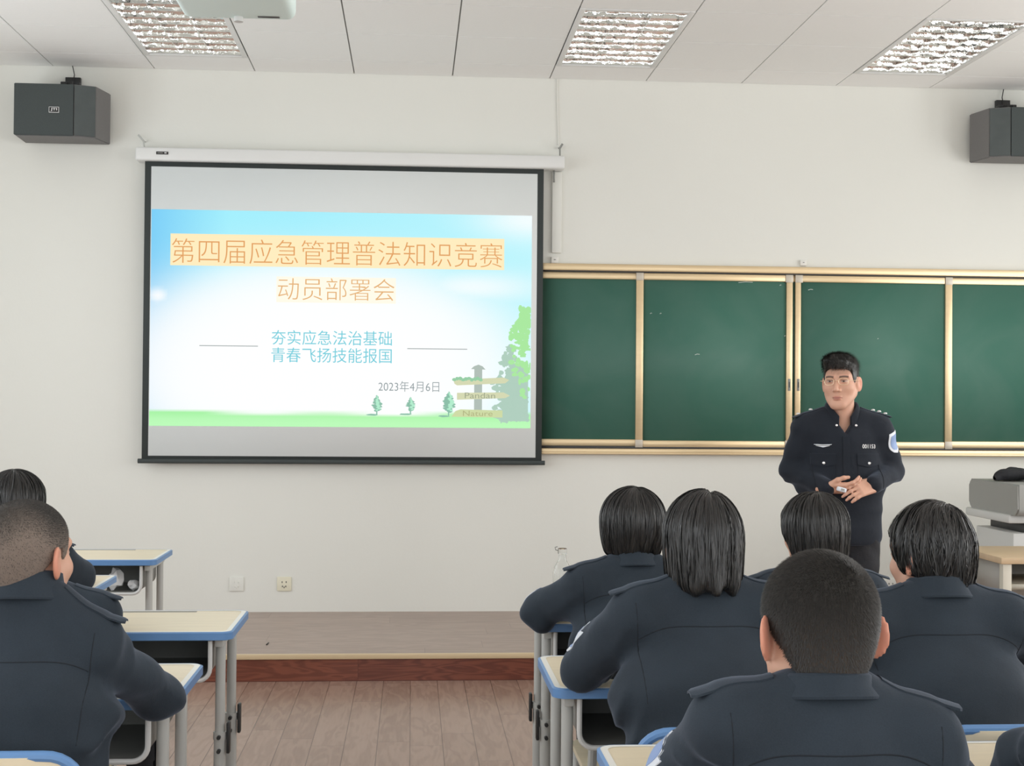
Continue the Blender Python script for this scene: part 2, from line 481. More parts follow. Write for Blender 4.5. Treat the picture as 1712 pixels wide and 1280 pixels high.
# suspended ceiling: 600 mm tiles on a grid, openings for the recessed lamps
GX0 = -2.1735; GY0 = YW - .3266
LAMPS = [(1, 0), (5, 0), (8, 0)]
holes = set()
for (i, j) in LAMPS: holes |= {(i, j), (i, j + 1)}
cb = MB()
for i in range(-3, 13):
    xa, xb = GX0 + .6 * i, GX0 + .6 * (i + 1)
    xa, xb = max(xa, XL), min(xb, XR)
    if xb - xa < .02: continue
    for j in range(-1, 18):
        ya, yb = GY0 - .6 * (j + 1), GY0 - .6 * j
        if j == -1: yb = YW
        ya = max(ya, YB)
        if yb - ya < .02 or (i, j) in holes: continue
        cb.box((xa + .004, ya + .003, HC), (xb - .004, yb - .003, HC + .012))
        cb.box((xa, ya, HC + .012), (xb, yb, HC + .02), mi=1)
struct(cb.build('ceiling', [M['ceiling'], M['tgrid']], smooth=False))
struct(MB().box((XL, YB, HC + .3), (XR, YW, HC + .4)).build('ceiling_slab', M['wall'], smooth=False))

# platform along the front wall
struct(MB().box((XL, PLY + .02, 0), (XR, YW, PLZ)).build('platform_floor', M['platform'], smooth=False))
struct(MB().box((XL, PLY + .004, 0), (XR, PLY + .02, PLZ - .02)).build('platform_riser', M['riser'], smooth=False))
struct(MB().box((XL, PLY - .006, PLZ - .024), (XR, PLY + .022, PLZ + .002), .004).build('platform_nosing', M['brass']))
hx = MB()
for x, y in ((-.75, 7.32), (.66, 7.32)):
    struct(MB().tube([(x, y - .03, PLZ + .0025), (x + .004, y + .03, PLZ + .0025)], .0035, 6).build('trim_1' if x < 0 else 'trim_2', M['label_black']))
hx.bm.free()

# ------------------------------------------------------------------ recessed louvre lamps
def ceiling_lamp(i, label):
    x0 = GX0 + .6 * i; y1 = GY0; y0 = GY0 - 1.2
    t = thing('ceiling_lamp', label, 'ceiling light', (x0 + .3, (y0 + y1) / 2, HC), 0, 'recessed louvre lamps')
    W, L, w_ = .297, .597, .03
    f = MB()
    for sx in (-1, 1):
        f.box((sx * W, -L, -.004), (sx * (W - w_), L, .006), .002)
        f.box((-W + w_, sx * L, -.004), (W - w_, sx * (L - w_), .006), .002)
    f.build('frame', M['lamp_frame'], t)
    h = MB()
    h.box((-W, -L, .105), (W, L, .11))
    for sx in (-1, 1):
        h.box((sx * W, -L, .006), (sx * (W - .004), L, .105)); h.box((-W, sx * L, .006), (W, sx * (L - .004), .105))
    h.build('housing', M['lamp_back'], t)
    for k in range(3):
        MB().tube([((k - 1) * .178, -L + .04, .082), ((k - 1) * .178, L - .04, .082)], .013, 12).build('tube_lamp', M['tube'], t)
    iw = W - w_
    lv = MB()
    # side reflectors and two long dividers, parabolic in section
    def para(cx, half_b, half_t):
        P = [(cx - half_b + 0, .004)]
        n = 5
        left = [(cx - (half_t + (half_b - half_t) * (1 - q) ** 2), .002 + .052 * q) for q in [k / n for k in range(n + 1)]]
        right = [(2 * cx - a, z) for a, z in left[::-1]]
        return [(a, .058 - z) for a, z in left + right]
    for cx in (-.089, .089): lv.prism(para(cx, .017, .002), -L + w_, L - w_, 'Y')
    for sx in (-1, 1):
        pts = [(sx * iw, .002), (sx * iw, .06)] + [(sx * (iw - .016 * (1 - q / 4) ** 2), .054 - .052 * (q / 4) + .0) for q in range(5)][::-1][::-1]
        pts = [(sx * iw, .054), (sx * (iw - .016), .054), (sx * (iw - .006), .03), (sx * (iw - .002), .002), (sx * iw, .002)]
        lv.prism(pts, -L + w_, L - w_, 'Y')
    n = 9
    span = (2 * L - 2 * w_)
    for k in range(n + 1):
        y = -L + w_ + span * k / n
        for (xa, xb) in ((-iw + .012, -.089 - .012), (-.089 + .012, .089 - .012), (.089 + .012, iw - .012)):
            left = [(y - (.002 + .018 * (1 - q / 4) ** 2), .004 + .048 * q / 4) for q in range(5)]
            right = [(2 * y - a, z) for a, z in left[::-1]]
            lv.prism([(a, .058 - z) for a, z in left + right], xa - .012, xb + .012, 'X')
    lv.build('louvre', M['lamp_mirror'], t, True, 50)
    return t
ceiling_lamp(1, 'recessed louvre ceiling lamp partly hidden behind the projector')
ceiling_lamp(5, 'recessed louvre ceiling lamp above the gap between screen and blackboard')
ceiling_lamp(8, 'brightest recessed louvre ceiling lamp, above the standing officer')

# ------------------------------------------------------------------ projector
def projector():
    t = thing('projector', 'pale projector hanging from the ceiling in front of a louvre lamp', 'projector', (-.455, 3.42, 2.40))
    o = MB().box((-.145, -.18, 0), (.145, .18, .1), .022, 4).build('body', M['projector'], t)
    MB().box((.05, .135, -.0015), (.105, .147, .004)).build('latch_slot', M['console_dark'], t)
    for x, y in ((-.115, -.14), (.115, -.14), (0, .15)):
        MB().lathe([(0, -.012), (.012, -.012), (.012, .004), (0, .004)], (x, y, 0), 12).build('foot', M['console_white'], t)
    l = MB().lathe([(0, 0), (.034, 0), (.036, .05), (.03, .055), (.026, .03), (0, .03)], (0, 0, 0), 20).build('lens', M['black_plastic'], t)
    l.rotation_euler = (-PI / 2, 0, 0); l.location = (-.07, .165, .05)
    MB().tube([(0, 0, .098), (0, 0, HC - 2.40 - .02)], .02, 14).build('mounting_pole', M['white_metal'], t)
    MB().box((-.06, -.06, .098), (.06, .06, .112), .003).build('mounting_plate', M['white_metal'], t)
    MB().box((-.07, -.07, HC - 2.42), (.07, .07, HC - 2.40 - .001), .003).build('mounting_plate', M['white_metal'], t)
projector()

# ------------------------------------------------------------------ projection screen
SY = 8.350
def slide_material():
    m = bpy.data.materials.new('slide_sky'); m.use_nodes = True
    t, n, l, b = nodes(m)
    b.inputs['Base Color'].default_value = (.02, .02, .02, 1); b.inputs['Specular IOR Level'].default_value = 0; b.inputs['Roughness'].default_value = 1
    a = n.new('ShaderNodeAttribute'); a.attribute_name = 'tone'
    l.new(a.outputs['Color'], b.inputs['Emission Color']); b.inputs['Emission Strength'].default_value = 1
    return m

def set_tone(me, cols):
    at = me.attributes.new('tone', 'FLOAT_COLOR', 'POINT')
    at.data.foreach_set('color', np.concatenate([cols, np.ones((len(cols), 1))], 1).astype(np.float32).ravel())

def srgb(c):
    c = np.asarray(c, float) / 255
    return np.where(c <= .04, c / 12.92, ((c + .055) / 1.055) ** 2.4)

def flat2d(name, V, F, y, mat, parent, thick=0.):
    """2-D outline in the wall plane (x,z) at depth y, facing the class"""
    V = np.asarray(V)
    P = np.stack([V[:, 0], np.full(len(V), y), V[:, 1]], 1)
    me = np_mesh(name, P, F)
    return link(name, me, mat, parent, False)

def poly2d(polys):
    V, F = [], []
    for p in polys:
        F.append(list(range(len(V), len(V) + len(p)))); V += list(p)
    return np.array(V), F

def screen():
    t = thing('projection_screen', 'large pull-down projection screen lit with a title slide', 'projection screen', (0, 0, 0))
    t.location = (0, 0, 0)
    MB().box((-1.66, 8.310, 2.838), (.912, YW, 2.918), .012, 3).build('housing', M['white_metal'], t)
    lab = MB().box((-1.535, 8.306, 2.874), (-1.465, 8.313, 2.89)).build('maker_label', M['label_black'], t)
    MB().box((-1.487, 8.3045, 2.879), (-1.474, 8.3065, 2.886)).box((-1.528, 8.3050, 2.880), (-1.497, 8.3062, 2.884), mi=1).build('lettering', [M['label_white'], M['console_grey']], lab)
    # cloth with black border
    MB().box((-1.608, SY, 1.05), (.786, SY + .004, 2.845)).build('border', M['black_fabric'], t)
    MB().box((-1.570, SY - .003, 1.08), (.748, SY, 2.808)).build('screen_cloth', M['screen_fabric'], t)
    MB().tube([(-1.63, SY + .002, 1.048), (.806, SY + .002, 1.048)], .014, 12).build('weight_bar', M['black_fabric'], t)
    # the projected picture
    x0, x1, z0, z1 = -1.566, .716, 1.258, 2.552
    nx, nz = 110, 64
    us = np.linspace(0, 1, nx); vs = np.linspace(0, 1, nz)
    U, V = np.meshgrid(us, vs, indexing='ij')
    P = np.stack([x0 + (x1 - x0) * U, np.full_like(U, SY - .004), z0 + (z1 - z0) * V], -1).reshape(-1, 3)
    F = [(i * nz + j, (i + 1) * nz + j, (i + 1) * nz + j + 1, i * nz + j + 1) for i in range(nx - 1) for j in range(nz - 1)]
    me = np_mesh('projected_slide', P, F)
    u, v = U.ravel()[:, None], V.ravel()[:, None]
    blue = srgb((120, 205, 246)); cyan = srgb((160, 238, 252)); white = srgb((253, 254, 254)); pale = srgb((196, 246, 252))
    sky = blue * np.clip(1 - u * 5, 0, 1) + cyan * np.clip(u * 5, 0, 1)
    sky = sky * np.clip(1.5 - 1.3 * u, 0.1, 1) + pale * (1 - np.clip(1.5 - 1.3 * u, 0.1, 1))
    r = np.sqrt(((u - .44) / .58) ** 2 + ((v - .26) / .57) ** 2)
    g = 1 / (1 + np.exp((r - .93) * 11))
    g = np.maximum(g, np.exp(-(((u - .84) / .17) ** 2 + ((v - .66) / .07) ** 2)) * .8)
    g = np.maximum(g, np.exp(-(((u - .02) / .035) ** 2 + ((v - .60) / .045) ** 2)) * .95)
    g = np.maximum(g, np.exp(-(((u - 1.0) / .14) ** 2 + ((v - .98) / .09) ** 2)) * .8)
    col = sky * (1 - g) + white * g
    lawn = srgb((186, 250, 184)) * np.clip((.075 - v) / .05, 0, 1) + srgb((160, 240, 158)) * (1 - np.clip((.075 - v) / .05, 0, 1))
    edge = .072 - .012 * np.sin(u * 3.1) + .004 * np.sin(u * 17)
    k = np.clip((edge - v) / .012 + .5, 0, 1)
    col = col * (1 - k) + lawn * k
    set_tone(me, col)
    sl = link('projected_slide', me, slide_material(), t, False)
    y = SY - .0048
    def quad(xa, za, xb, zb): return [(xa, za), (xb, za), (xb, zb), (xa, zb)]
    E1 = emit('slide_highlight', srgb((255, 236, 190))); E2 = emit('slide_highlight_pale', srgb((255, 250, 232)))
    V, F = poly2d([quad(-1.452, 2.218, .548, 2.408)]); flat2d('title_highlight', V, F, y, E1, sl)
    V, F = poly2d([quad(-.822, 2.005, -.107, 2.160)]); flat2d('subtitle_highlight', V, F, y, E2, sl)
    def text(name, s, xa, za, xb, zb, col, off=-.004):
        V, F = text_mesh(s, zb - za, xb - xa, off)
        flat2d(name, V + np.array([xa, za]), F, y - .0008, emit(name + '_ink', srgb(col)), sl)
    text('title_text', '第四届应急管理普法知识竞赛', -1.445, 2.232, .538, 2.380, (226, 160, 96), -.012)
    text('subtitle_text', '动员部署会', -.813, 2.020, -.114, 2.153, (228, 176, 116), -.012)
    text('slogan_text', '夯实应急法治基础', -.848, 1.750, -.128, 1.838, (112, 205, 220), -.002)
    text('slogan_text', '青春飞扬技能报国', -.848, 1.645, -.128, 1.733, (112, 205, 220), -.002)
    text('date_text', '2023年4月6日', -.206, 1.474, .160, 1.538, (140, 152, 156), -.006)
    G = emit('slide_rule', srgb((160, 168, 168)))
    for q in (quad(-1.275, 1.737, -.928, 1.742), quad(-.035, 1.732, .328, 1.737)):
        V, F = poly2d([q]); flat2d('ruled_line', V, F, y, G, sl)
    # small trees on the lawn
    rr = random.Random(3)
    def blob(cx, cz, rx, rz, n=9):
        return [(cx + rx * math.cos(2 * PI * k / n + .3) * rr.uniform(.7, 1.15), cz + rz * math.sin(2 * PI * k / n + .3) * rr.uniform(.7, 1.15)) for k in range(n)]
    dk = emit('slide_tree_dark', srgb((140, 190, 168))); lt = emit('slide_tree_light', srgb((178, 236, 205)))
    for cx, zb, h in ((-.215, 1.345, .105), (-.012, 1.35, .09), (.218, 1.34, .135)):
        A, B = [], []
        for k in range(26):
            q = (k + .5) / 26
            ww = .30 * h * math.sin(PI * min(1, (1 - q) * .75 + .04)) ** 1.2
            A.append(blob(cx + rr.uniform(-.5, .5) * ww, zb + h * (.12 + .86 * q), ww * .6 + .003, h * .07))
            if k % 2: B.append(blob(cx + rr.uniform(.0, .7) * ww, zb + h * (.12 + .86 * q), ww * .35 + .002, h * .05))
        A.append(quad(cx - .004, zb - .01, cx + .004, zb + .2 * h)); A.append(blob(cx - .03, zb - .012, .04, .006))
        V, F = poly2d(A); flat2d('drawn_tree', V, F, y, dk, sl)
        V, F = poly2d(B); flat2d('drawn_tree', V, F, y - .0004, lt, sl)
    # big tree at the edge
    A, B = [], []
    for k in range(330):
        zz = rr.uniform(1.30, 1.985); q = (zz - 1.30) / .685
        left = .50 - .02 * q if q < .35 else .50 + (q - .35) * .24
        left += .015 * math.sin(zz * 40)
        xx = .712 - (.712 - left) * rr.random() ** .75
        bl = blob(xx, zz, rr.uniform(.008, .026), rr.uniform(.008, .024), 7)
        bl = [(min(px, .714), pz) for px, pz in bl]
        (B if xx + .28 * (zz - 1.6) > .64 + rr.uniform(-.035, .035) else A).append(bl)
    A += [[(.54, 1.30), (.70, 1.30), (.70, 1.62), (.60, 1.66), (.535, 1.52)]]
    V, F = poly2d(A); flat2d('drawn_tree', V, F, y, emit('slide_tree_grey', srgb((176, 206, 190))), sl)
    V, F = poly2d(B); flat2d('drawn_tree', V, F, y - .0004, emit('slide_tree_green', srgb((170, 232, 160))), sl)
    # signpost
    post = emit('slide_post', srgb((176, 190, 182))); bd = emit('slide_board', srgb((212, 216, 178))); bd2 = emit('slide_board_low', srgb((206, 218, 165)))
    V, F = poly2d([quad(.372, 1.335, .42, 1.62), [(.352, 1.615), (.44, 1.612), (.422, 1.632), (.397, 1.642), (.37, 1.632)]]); flat2d('drawn_post', V, F, y - .0008, post, sl)
    V, F = poly2d([[(.268, 1.515), (.56, 1.53), (.585, 1.55), (.55, 1.565), (.245, 1.548), (.252, 1.525)], [(.268, 1.428), (.56, 1.44), (.59, 1.455), (.55, 1.475), (.268, 1.47)]])
    flat2d('drawn_board', V, F, y - .0012, bd, sl)
    V, F = poly2d([[(.235, 1.325), (.545, 1.322), (.545, 1.365), (.29, 1.37), (.26, 1.36)]]); flat2d('drawn_board', V, F, y - .0012, bd2, sl)
    gr = emit('slide_grass_tuft', srgb((150, 205, 165)))
    V, F = poly2d([blob(.25 + .018 * k, 1.55 + .004 * (k % 3), .014, .012, 7) for k in range(10)]); flat2d('drawn_board', V, F, y - .0015, gr, sl)
    V, F = text_mesh('Pandan', .035, .185, 0); flat2d('board_text', V + np.array([.315, 1.437]), F, y - .002, emit('slide_board_ink', srgb((160, 168, 140))), sl)
    V, F = text_mesh('Nature', .032, .18, 0); flat2d('board_text', V + np.array([.305, 1.33]), F, y - .002, emit('slide_board_ink2', srgb((176, 180, 130))), sl)
screen()

# hooks that carry the screen, the conduit and small wall fittings
tag(MB().tube([(-1.66, YW - .03, 3.005), (-1.625, YW - .04, 2.965)], .006, 8).tube([(-1.625, YW, 2.968), (-1.625, YW - .045, 2.965), (-1.618, YW - .05, 2.92)], .005, 8).build('wall_hook', M['steel']),
    'grey metal hook on the wall above the end of the screen case with the label', 'hook', 'screen hooks')
tag(MB().tube([(.905, YW - .04, 3.005), (.885, YW - .03, 2.972)], .007, 8).tube([(.888, YW, 2.985), (.888, YW - .045, 2.975), (.888, YW - .05, 2.92)], .005, 8).build('wall_hook', M['tray']),
    'dark metal hook at the foot of the thin cable from the ceiling', 'hook', 'screen hooks')
tag(MB().tube([(.872, YW - .006, 3.41), (.876, YW - .006, 3.2), (.884, YW - .006, 3.0)], .004, 6).build('cable', M['socket_white']),
    'thin white cable running down the wall from the ceiling', 'cable')
tag(MB().box((.845, YW - .02, 2.335), (.905, YW, 2.834), .004).build('cable_trunking', M['wall']),
    'white cable trunking down the wall beside the screen edge', 'cable trunking')
tag(MB().tube([(.852, YW - .05, 2.837), (.852, YW - .05, 2.765)], .006, 8).build('pull_cord', M['tray']),
    'short dark pull cord under the end of the screen case', 'cord')
tag(MB().box((.842, YW - .02, 2.272), (.888, YW, 2.312), .004).lathe([(0, 0), (.006, 0), (.006, .004), (0, .004)], (.865, YW - .022, 2.292), 10, 1).build('wall_clip', [M['socket_white'], M['tray']]),
    'small white clip on the wall above the blackboard near the screen', 'clip', 'blackboard clips')
tag(MB().box((2.402, YW - .02, 2.280), (2.442, YW, 2.316), .004).lathe([(0, 0), (.005, 0), (.005, .004), (0, .004)], (2.422, YW - .022, 2.298), 10, 1).build('wall_clip', [M['socket_white'], M['tray']]),
    'small white clip on the wall above the middle of the blackboard', 'clip', 'blackboard clips')
def socket(x, z, mat, label, holes=True):
    t = thing('wall_socket', label, 'socket', (x, YW, z), 0, 'wall sockets')
    MB().box((-.043, -.01, -.043), (.043, 0, .043), .004).build('plate', mat, t)
    h = MB()
    for dx, dz in ((-.012, .012), (.012, .012), (-.01, -.014), (.01, -.014), (0, -.02)):
        h.box((dx - .0025, -.0108, dz - .005), (dx + .0025, -.0098, dz + .005))
    h.build('pin_holes', M['console_dark'] if holes else mat, t)
socket(-.765, .305, M['socket'], 'cream wall socket low on the wall under the screen')
socket(-1.05, .305, M['wall'], 'white blank wall plate low under the screen, beside the cream socket', False)
socket(2.99, .29, M['socket_white'], 'white wall socket low behind the standing officer')

# ------------------------------------------------------------------ blackboard
def blackboard():
    t = thing('blackboard', 'long green sliding chalkboard in a champagne metal frame', 'blackboard', (0, 0, 0))
    X0, X1, ZB, ZT = .70, 4.72, 1.101, 2.269
    f = MB()
    f.box((X0, YW - .056, ZT - .043), (X1, YW, ZT), .005)          # top rail
    f.box((X0, YW - .032, ZT - .092), (X1, YW, ZT - .050), .004)
    f.box((X0, YW - .056, ZB), (X1, YW, ZB + .036), .005)          # bottom rail
    f.box((X0, YW - .062, ZB + .0), (X1, YW - .05, ZB + .012), .003)
    f.box((X0, YW - .032, ZB + .05), (X1, YW, ZB + .092), .004)
    for x in (X0, X1 - .05): f.box((x, YW - .056, ZB), (x + .05, YW, ZT), .004)
    f.build('frame', M['alu_gold'], t)
    MB().box((X0 + .03, YW - .024, ZB + .03), (X1 - .03, YW - .018, ZT - .045)).box((X0 + .02, YW - .05, ZB + .036), (X1 - .02, YW - .03, ZB + .050), mi=1).box((X0 + .02, YW - .05, ZT - .050), (X1 - .02, YW - .03, ZT - .043), mi=1).build('fixed_board', [M['board'], M['console_dark']], t)
    def panel(xa, xb, lock, wl, wr):
        za, zb = ZB + .045, ZT - .052
        p = MB().box((xa + .02, YW - .042, za + .02), (xb - .02, YW - .034, zb - .02)).build('sliding_panel', M['board'], t)
        q = MB()
        q.box((xa, YW - .053, za), (xa + wl, YW - .034, zb), .005); q.box((xb - wr, YW - .053, za), (xb, YW - .034, zb), .005)
        q.box((xa + wl, YW - .051, zb - .042), (xb - wr, YW - .034, zb), .005); q.box((xa + wl, YW - .051, za), (xb - wr, YW - .034, za + .042), .005)
        q.build('panel_frame', M['alu_gold'], p)
        for x in (xa, xb - .045):
            for z in (za, zb - .045): MB().box((x - .001, YW - .0545, z - .001), (x + .046, YW - .0525, z + .046), .001).build('corner_cap', M['alu_corner'], p)
        MB().box((lock - .008, YW - .059, 1.50), (lock + .008, YW - .052, 1.575), .003).box((lock - .003, YW - .061, 1.52), (lock + .003, YW - .0585, 1.555), mi=1).build('lock', [M['tray'], M['console_dark']], p)
        return p
    panel(1.366, 2.346, 2.325, .046, .04)
    panel(2.362, 3.362, 2.382, .036, .046)
    r = random.Random(5)
    for x, z, L in ((1.46, 1.97, .012), (1.52, 1.97, .01), (2.05, 2.17, .09), (2.27, 2.155, .01), (2.325, 1.72, .008), (2.46, 2.13, .03), (2.30, 1.84, .008), (2.89, 1.83, .006), (1.9, 2.185, .01), (3.2, 2.18, .012), (1.75, 1.72, .03), (2.62, 1.50, .008)):
        yy = YW - .0425
        MB().tube([(x - L / 2, yy, z - .003), (x, yy, z + .002), (x + L / 2, yy, z)], .0022, 5).build('chalk_mark', M['chalk'], t)
blackboard()

# ------------------------------------------------------------------ wall loudspeakers
def loudspeaker(loc, mirror, label, logo):
    s = -1 if mirror else 1
    t = thing('loudspeaker', label, 'loudspeaker', loc, 0, 'wall loudspeakers')
    # plan outline (x, y), front is -y ; y=0 at the wall side of the cabinet
    plan = [(-.235, -.30), (.10, -.30), (.215, -.255), (.255, -.06), (-.24, -.06)]
    P = [(s * a, b) for a, b in plan]
    MB().prism(P, -.152, .152, 'Z', 0, .004).build('cabinet', M['speaker_box'], t)
    MB().prism([(s * a, b) for a, b in ((-.238, -.312), (.098, -.312), (.098, -.302), (-.238, -.302))], -.150, .150, 'Z', 0, .003).build('grille', M['grille'], t)
    MB().prism([(s * a, b) for a, b in ((.104, -.312), (.214, -.268), (.212, -.258), (.104, -.302))], -.146, .146, 'Z', 0, .002).build('side_grille', M['grille_side'], t)
    if logo:
        lg = MB().box((-.04, -.3155, -.018), (.018, -.3125, .016), .002).build('logo_plate', M['label_white'], t)
        MB().box((-.037, -.3165, -.015), (.015, -.3150, .013)).build('logo_field', M['label_black'], lg)
        V, F = text_mesh('JTI', .019, .036, .02)
        o = flat2d('logo_text', V + np.array([-.029, -.010]), F, -.3172, M['label_white'], lg)
    br = MB()
    br.box((s * -.03, -.16, .152), (s * .08, -.05, .16)).box((s * -.02, -.03, .15), (s * .07, 0, .255), .003).box((s * .005, -.15, .16), (s * .017, 0, .20), .002).box((s * .04, -.15, .158), (s * .052, 0, .205), .002)
    br.box((s * -.03, -.10, .195), (s * .08, -.04, .212), .003).tube([(s * -.035, -.08, .18), (s * .085, -.08, .18)], .007, 8)
    br.build('bracket', M['black_plastic'], t)
    MB().tube([(s * .03, -.05, .20), (s * .034, -.03, .27), (s * .02, -.02, .325)], .003, 6).build('cable', M['label_black'], t)
loudspeaker((-2.075, YW, 3.088), False, 'dark wall loudspeaker with a small white logo, beside the screen', True)
loudspeaker((3.72, YW, 3.088), True, 'grey wall loudspeaker above the blackboard', False)

# ------------------------------------------------------------------ school desks and chairs
DW, DD, DH = .60, .43, .75
def make_desk():
    t = thing('school_desk', 'x', 'desk')
    hx, hy = DW / 2, DD / 2
    o = MB().prism(rrect(-hx + .004, -hy + .004, hx - .004, hy - .004, .03), DH - .021, DH, 'Z', 0, .002).build('desktop', M['desk_top'], t)
    # pale border strip and blue edge band
    ring = rrect(-hx + .006, -hy + .006, hx - .006, hy - .006, .03); inn = rrect(-hx + .02, -hy + .02, hx - .02, hy - .02, .024)
    n = len(ring)
    V = [(a, b, DH + .0006) for a, b in ring + inn]; F = [(k, (k + 1) % n, n + (k + 1) % n, n + k) for k in range(n)]
    link('border_strip', np_mesh('border_strip', V, F), M['desk_rim'], o, False)
    e = MB()
    A = rrect(-hx, -hy, hx, hy, .033); B = rrect(-hx + .006, -hy + .006, hx - .006, hy - .006, .03)
    n = len(A)
    vs = [[e.bm.verts.new((p[0], p[1], z)) for p in L] for L, z in ((B, DH - .024), (A, DH - .022), (A, DH - .002), (B, DH + .001))]
    for q in range(4):
        for k in range(n): e.bm.faces.new((vs[q][k], vs[q][(k + 1) % n], vs[(q + 1) % 4][(k + 1) % n], vs[(q + 1) % 4][k]))
    e.build('edge_band', M['blue_edge'], t)
    MB().box((-.14, hy - .045, DH - .003), (.14, hy - .028, DH + .0011), .0008).build('pencil_groove', M['tray'], t)
    # book tray, open towards the sitter, rounded lower corners
    th = .004
    out = rrect(-.235, .607, .235, DH - .026, .035, 6, (1, 0, 0, 1)); inn = rrect(-.235 + th, .607 + th, .235 - th, DH - .026, .032, 6, (1, 0, 0, 1))
    tr = MB()
    y0, y1 = -hy + .03, hy - .06
    n = len(out)
    for L, fl in ((out, 0), (inn, 1)):
        a = [tr.bm.verts.new((p[0], y0, p[1])) for p in L]; b_ = [tr.bm.verts.new((p[0], y1, p[1])) for p in L]
        for k in range(n):
            f = (a[k], b_[k], b_[(k + 1) % n], a[(k + 1) % n])
            tr.bm.faces.new(f)
        if fl == 0: tr.bm.faces.new(b_)
    tr.build('book_tray', M['tray'], t)
    rim = MB()
    seq = [p for p in out]
    # walk from top left down round to top right
    up = [(-.237, DH - .026)] + [p for p in out if p[0] < -.15 and p[1] < .70][::1]
    lowl = sorted([p for p in out if p[0] < 0 and p[1] < .66], key=lambda p: -p[1]); lowr = sorted([p for p in out if p[0] > 0 and p[1] < .66], key=lambda p: p[1])
    path = [(-.235, DH - .028)] + lowl + lowr + [(.235, DH - .028)]
    rim.tube([(p[0], y0 - .002, p[1]) for p in path], .0065, 8)
    rim.build('tray_rim', M['steel_light'], t)
    for sx in (-1, 1):
        for sy in (-1, 1):
            lg = MB().tube([(sx * .257, sy * .125, .055), (sx * .257, sy * .125, .44)], .0175, 14, True, 0).tube([(sx * .257, sy * .125, .43), (sx * .257, sy * .125, DH - .022)], .0145, 14).tube([(sx * .257, sy * .125, .425), (sx * .257, sy * .125, .447)], .0195, 14).build('leg', M['steel'], t)
            kb = MB()
            for z in (.395, .435):
                kb.tube([(sx * .257, sy * .125 - .032, z), (sx * .257, sy * .125 + .032, z)], .006, 8)
            kb.box((sx * .277, sy * .125 - .014, .385), (sx * .287, sy * .125 + .014, .475), .003)
            kb.build('clamp_bolt', M['black_plastic'], lg)
        MB().tube([(sx * .257, -.20, .028), (sx * .257, .20, .028)], .022, 12).box((sx * .257 - .016, -.15, .03), (sx * .257 + .016, .15, .06), .006).build('foot_rail', M['steel'], t)
        MB().box((sx * .257 - .012, -.17, DH - .05), (sx * .257 + .012, .17, DH - .023), .003).build('top_bracket', M['steel'], t)
    MB().box((-.25, .12, .20), (.25, .14, .25), .006).build('crossbar', M['steel'], t)
    return t
def make_chair():
    t = thing('school_chair', 'x', 'chair')
    w_ = .215
    s_ = MB().prism(rrect(-.19, -.19, .19, .20, .05), .405, .42, 'Z', 0, .004).build('seat', M['desk_top'], t)
    out = rrect(-w_, .565, w_, .765, .065, 7)
    def tilt(p, y): return (p[0], y - (p[1] - .565) * .10 + .030 * (1 - (p[0] / w_) ** 2) * -1 + .0, p[1])
    n = len(out)
    bk = MB()
    # gently curved back panel from a fan of columns
    cols = 17
    P = []
    for c in range(cols):
        x = -w_ + 2 * w_ * c / (cols - 1)
        dx = max(0, abs(x) - (w_ - .065))
        cut = .065 - math.sqrt(max(0, .065 ** 2 - dx ** 2))
        P.append([tilt((x, .565 + cut + (.20 - 2 * cut) * q / 6), -.175) for q in range(7)])
    bk.grid(P, .012, (0, 1, 0))
    b_ = bk.build('backrest', M['desk_top'], t)
    tr = MB()
    edge = [Vector(tilt(p, -.175)) + Vector((0, -.006, 0)) for p in out]
    edge.append(edge[0])
    tr.tube(edge, .0105, 10, False)
    tr.build('edge_trim', M['blue_edge'], b_)
    for sx in (-1, 1):
        MB().tube([(sx * .175, -.19, .02), (sx * .175, -.185, .40), (sx * .172, -.200, .60), (sx * .172, -.212, .71)], .0125, 10).build('back_post', M['steel'], t)
        MB().tube([(sx * .175, .16, .02), (sx * .175, .16, .40)], .0125, 10).build('leg', M['steel'], t)
        MB().tube([(sx * .175, -.20, .016), (sx * .175, .19, .016)], .015, 10).tube([(sx * .175, -.19, .395), (sx * .175, .17, .395)], .011, 10).build('side_rail', M['steel'], t)
    return t
desk0, chair0 = make_desk(), make_chair()
used = {'d': 0, 'c': 0}
def place(proto, key, x, y, label, group, rz=0.):
    o = proto if used[key] == 0 else copy_tree(proto)
    used[key] += 1
    o.location = (x, y, 0); o.rotation_euler = (0, 0, rz)
    tag(o, label, None, group)
    return o
DG, CG = 'blue-edged school desks', 'blue-edged school chairs'
DESKS = []
def desk(left, front, label):
    DESKS.append((left + .30, front + DD / 2))
    place(desk0, 'd', left + .30, front + DD / 2, label, DG)
def chair(x, y, label): place(chair0, 'c', x, y, label, CG)
desk(.332, 3.190, 'school desk under the elbow of the bob-haired student with bulky shoulders')
desk(.372, 4.120, 'front-row school desk holding the clear bottle')
desk(.360, 2.245, 'school desk under the arms of the buzz-cut student with both ears showing')
desk(.985, 4.120, 'front-row school desk before the student whose hair hides the officer')
desk(.985, 3.190, 'school desk before the student with tousled short hair')
desk(1.000, 2.245, 'school desk under the lone dark elbow at the picture corner')
desk(1.915, 3.895, 'school desk of which only a pale corner shows below the wooden table')
desk(-1.110, 4.000, 'empty-topped school desk whose legs stand by the aisle, one row ahead of the shaven student')
desk(-1.118, 3.110, 'school desk under the elbow of the shaven student looking at the screen')
desk(-1.655, 5.805, 'front school desk with crumpled paper in its tray')
desk(-1.705, 4.885, 'school desk showing one pale corner before the tray with crumpled paper')

